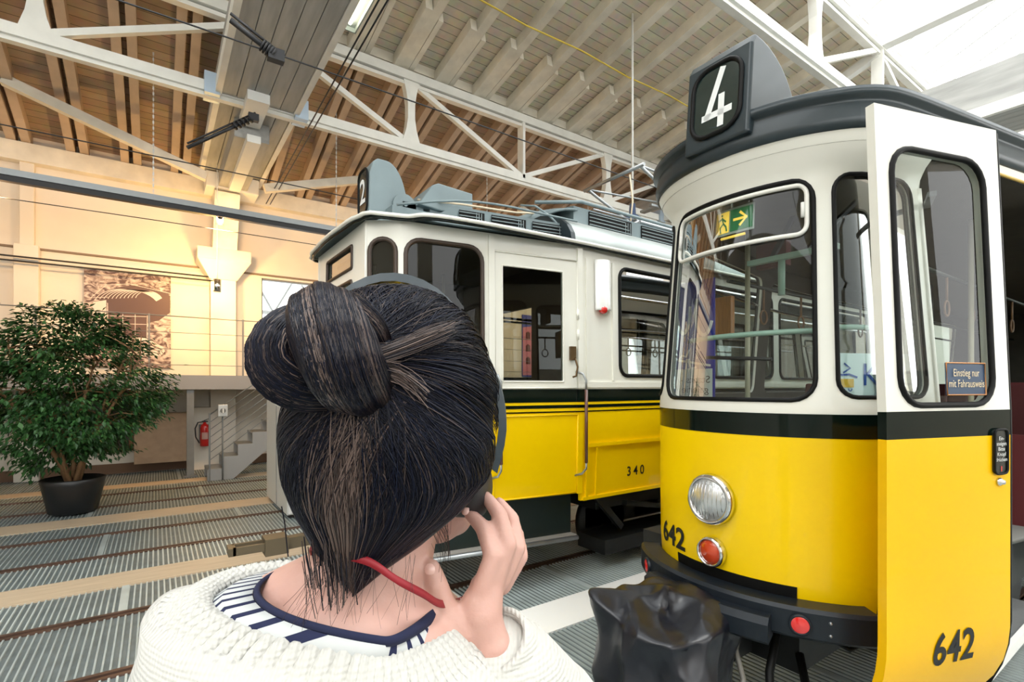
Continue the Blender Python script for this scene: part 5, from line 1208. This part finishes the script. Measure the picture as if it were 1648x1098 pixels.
# ---------------- headphones
hb = MB(); arcp = [(-.232, .535, 1.70), (-.228, .54, 1.76), (-.207, .54, 1.812), (-.165, .54, 1.852), (-.122, .54, 1.863), (-.080, .545, 1.848), (-.043, .548, 1.803), (-.018, .55, 1.752), (-.011, .552, 1.704), (-.020, .555, 1.66)]
ap = catmull(arcp, .012); cc = Vector((-.121, .545, 1.74))
prof = [(-.002, -.013), (.003, -.011), (.003, .011), (-.002, .013)]
def band(i, j):
    q = ap[i]; o = (q - cc); o.y = 0; o.normalize(); a, w = prof[j % 4]; return q + o * (a * 1.8 + .000) + Vector((0, w, 0))
hb.grid(band, len(ap), 5, smooth=False); hp = pb(hb, 'headphones', mat('headband_grey', (.035, .050, .062), .38, coat=.2))
q = MB(); q.lathe([(0, 0), (.030, .0), (.034, .006), (.032, .018), (.020, .024), (0, .025)], (-.050, .562, 1.640), (1, -.25, .05), 24); q.lathe([(.024, -.014), (.034, -.010), (.034, 0), (.02, 0)], (-.050, .562, 1.640), (1, -.25, .05), 24)
q2 = MB(); q2.v = list(q.v); q2.f = q.f; q2.m = q.m; q2.sm = q.sm; ec = pb(q2, 'ear_cup', plastic_k, hp)
q = MB(); q.lathe([(0, 0), (.030, .0), (.034, .006), (.032, .018), (0, .024)], (-.205, .548, 1.660), (-1, 0, .05), 24); pb(q, 'ear_cup', plastic_k, hp)
# ---------------- sweater, shirt, lanyard
SHR = -.14
def ring(cx, cy, rx, ry, z, skew=.05):
    def f(th): c, s = math.cos(th), math.sin(th); x = cx + rx * c + skew * max(0, -s) * (1 - abs(c)); return Vector((x, cy + ry * s, z + SHR * (x + .18) * max(0, min(1, (z - 1.2) / .3))))
    return f
knit = bpy.data.materials.new('cream_knit'); knit.use_nodes = True; MATS['cream_knit'] = knit; nt = knit.node_tree; p = nt.nodes['Principled BSDF']; p.inputs['Base Color'].default_value = (.52, .515, .48, 1); p.inputs['Roughness'].default_value = .95; p.inputs['Sheen Weight'].default_value = .3
tc = nt.nodes.new('ShaderNodeTexCoord'); v1 = nt.nodes.new('ShaderNodeTexWave'); v1.bands_direction = 'Z'; v1.inputs['Scale'].default_value = 75; v1.inputs['Distortion'].default_value = 1.5; v2 = nt.nodes.new('ShaderNodeTexWave'); v2.bands_direction = 'X'; v2.inputs['Scale'].default_value = 75; v2.inputs['Distortion'].default_value = 1.5
n3 = nt.nodes.new('ShaderNodeTexNoise'); n3.inputs['Scale'].default_value = 160; ad = nt.nodes.new('ShaderNodeMath'); ad.operation = 'ADD'; a2 = nt.nodes.new('ShaderNodeMath'); a2.operation = 'ADD'
for v in (v1, v2, n3): nt.links.new(tc.outputs['Object'], v.inputs[0])
nt.links.new(v1.outputs[1], ad.inputs[0]); nt.links.new(v2.outputs[1], ad.inputs[1]); nt.links.new(ad.outputs[0], a2.inputs[0]); nt.links.new(n3.outputs[0], a2.inputs[1])
bm_ = nt.nodes.new('ShaderNodeBump'); bm_.inputs['Strength'].default_value = .45; bm_.inputs['Distance'].default_value = .0015; nt.links.new(a2.outputs[0], bm_.inputs['Height']); nt.links.new(bm_.outputs[0], p.inputs['Normal'])
rs = [ring(-.180, .52, .118, .086, 1.518), ring(-.180, .52, .121, .089, 1.527), ring(-.180, .52, .130, .096, 1.530), ring(-.181, .52, .143, .104, 1.522), ring(-.182, .52, .152, .110, 1.514), ring(-.182, .52, .160, .117, 1.512), ring(-.183, .52, .176, .128, 1.503), ring(-.166, .52, .194, .140, 1.478), ring(-.163, .52, .208, .150, 1.44), ring(-.16, .52, .212, .152, 1.36), ring(-.158, .52, .205, .150, 1.25), ring(-.155, .52, .195, .145, 1.1), ring(-.153, .53, .205, .15, .98), ring(-.153, .53, .195, .14, .97)]
m = MB(); NT = 480
def swp(i, j):
    th = 2 * math.pi * i / NT; q = rs[j](th); d = Vector((math.cos(th), math.sin(th), 0))
    if 1 <= j <= 4: q += (d * .3 + Vector((0, 0, 1))) * .0022 * math.sin(th * 84)
    if j >= 5: q += d * .004 * math.sin(th * 3 + j) + Vector((0, 0, .003 * math.sin(th * 7 + j * 2))) * (1 if j < 9 else 0)
    return q
m.grid(swp, NT, len(rs), closed=True)
sweater = pb(m, 'sweater', knit, solid=.004)
sv = MB(); chain(sv, [(-.015, .53, 1.435), (.035, .56, 1.38), (.085, .65, 1.22)], [.075, .070, .060], 24); chain(sv, [(.085, .65, 1.22), (.045, .59, 1.36), (-.006, .520, 1.468)], [.060, .050, .038], 24)
sl1 = remesh(pb(sv, 'sleeve', knit, sweater), .005, 3)
cu = MB(); cu.lathe([(.033, -.022), (.041, -.020), (.042, .0), (.039, .022), (.033, .024), (.031, .0)], (-.012, .517, 1.478), (-.35, -.45, .85), 40); pb(cu, 'cuff', knit, sweater)
sv = MB(); chain(sv, [(-.32, .53, 1.42), (-.375, .55, 1.14), (-.362, .65, .95)], [.075, .060, .042], 24); remesh(pb(sv, 'sleeve', knit, sweater), .005, 3)
# striped shirt
stp = bpy.data.materials.new('striped_cotton'); stp.use_nodes = True; MATS['striped_cotton'] = stp; nt = stp.node_tree; p = nt.nodes['Principled BSDF']; p.inputs['Roughness'].default_value = .9
tc = nt.nodes.new('ShaderNodeTexCoord'); wv = nt.nodes.new('ShaderNodeTexWave'); wv.bands_direction = 'Y'; wv.inputs['Scale'].default_value = 26; wv.inputs['Distortion'].default_value = .15; wv.inputs['Detail'].default_value = 1
cr = nt.nodes.new('ShaderNodeValToRGB'); e = cr.color_ramp.elements; cr.color_ramp.interpolation = 'CONSTANT'; e[0].color = (.50, .52, .52, 1); e[1].position = .74; e[1].color = (.008, .012, .05, 1)
nt.links.new(tc.outputs['Object'], wv.inputs[0]); nt.links.new(wv.outputs[1], cr.inputs[0]); nt.links.new(cr.outputs[0], p.inputs['Base Color'])
s0 = ring(-.162, .505, .087, .079, 1.548); s1 = ring(-.162, .508, .089, .083, 1.544); s2 = ring(-.172, .512, .110, .088, 1.534); s3 = ring(-.178, .518, .122, .091, 1.520); s4 = ring(-.18, .52, .15, .10, 1.49)
shirt = pb(MB().grid(lambda i, j: [s1, s2, s3, s4][j](2 * math.pi * i / 96), 96, 4, closed=True), 'shirt', stp, solid=.0015)
tpts = [s0(2 * math.pi * i / 96) for i in range(96)]; t2 = [s1(2 * math.pi * i / 96) for i in range(96)]
pb(MB().grid(lambda i, j: [ring(-.160, .505, .084, .078, 1.5485), ring(-.160, .505, .086, .080, 1.5500), ring(-.160, .508, .089, .083, 1.547), ring(-.160, .510, .090, .084, 1.5425)][j](2 * math.pi * i / 96), 96, 4, closed=True), 'neck_trim', mat('navy_cotton', (.008, .012, .045), .9), shirt, solid=.0015)
# red lanyard round the neck
lp = catmull([(-.055, .60, 1.50), (-.066, .535, 1.522), (-.0735, .482, 1.545), (-.083, .455, 1.566), (-.100, .440, 1.584), (-.123, .447, 1.597), (-.150, .455, 1.602), (-.176, .472, 1.602), (-.192, .505, 1.588), (-.20, .55, 1.545), (-.19, .60, 1.50)], .006)
def lanp(i, j):
    q = lp[i]; c = Vector((-.133, .52, q.z)); o = (q - c).normalized(); up = Vector((0, 0, 1)) - o * .35; return q + up * ([-.0035, .0035][j]) + o * .006
pb(MB().grid(lanp, len(lp), 2), 'lanyard', mat('lanyard_red', (.24, .004, .012), .55), solid=.0015)
# trousers and shoes (below the picture)
tv = MB(); 
for s in (-1, 1): chain(tv, [(-.15 + s * .08, .53, 1.0), (-.15 + s * .09, .54, .55), (-.15 + s * .09, .53, .12)], [.115, .078, .062], 24)
remesh(pb(tv, 'trousers', mat('denim', (.03, .05, .12), .8)), .008, 3)
for s in (-1, 1): sh = MB(); capsule(sh, (-.15 + s * .09, .52, .050), (-.15 + s * .095, .66, .042), .050, .040); sh.v = [(v[0], v[1], max(.008, v[2])) for v in sh.v]; pb(sh, 'shoe', mat('shoe_black', (.02, .02, .02), .5))
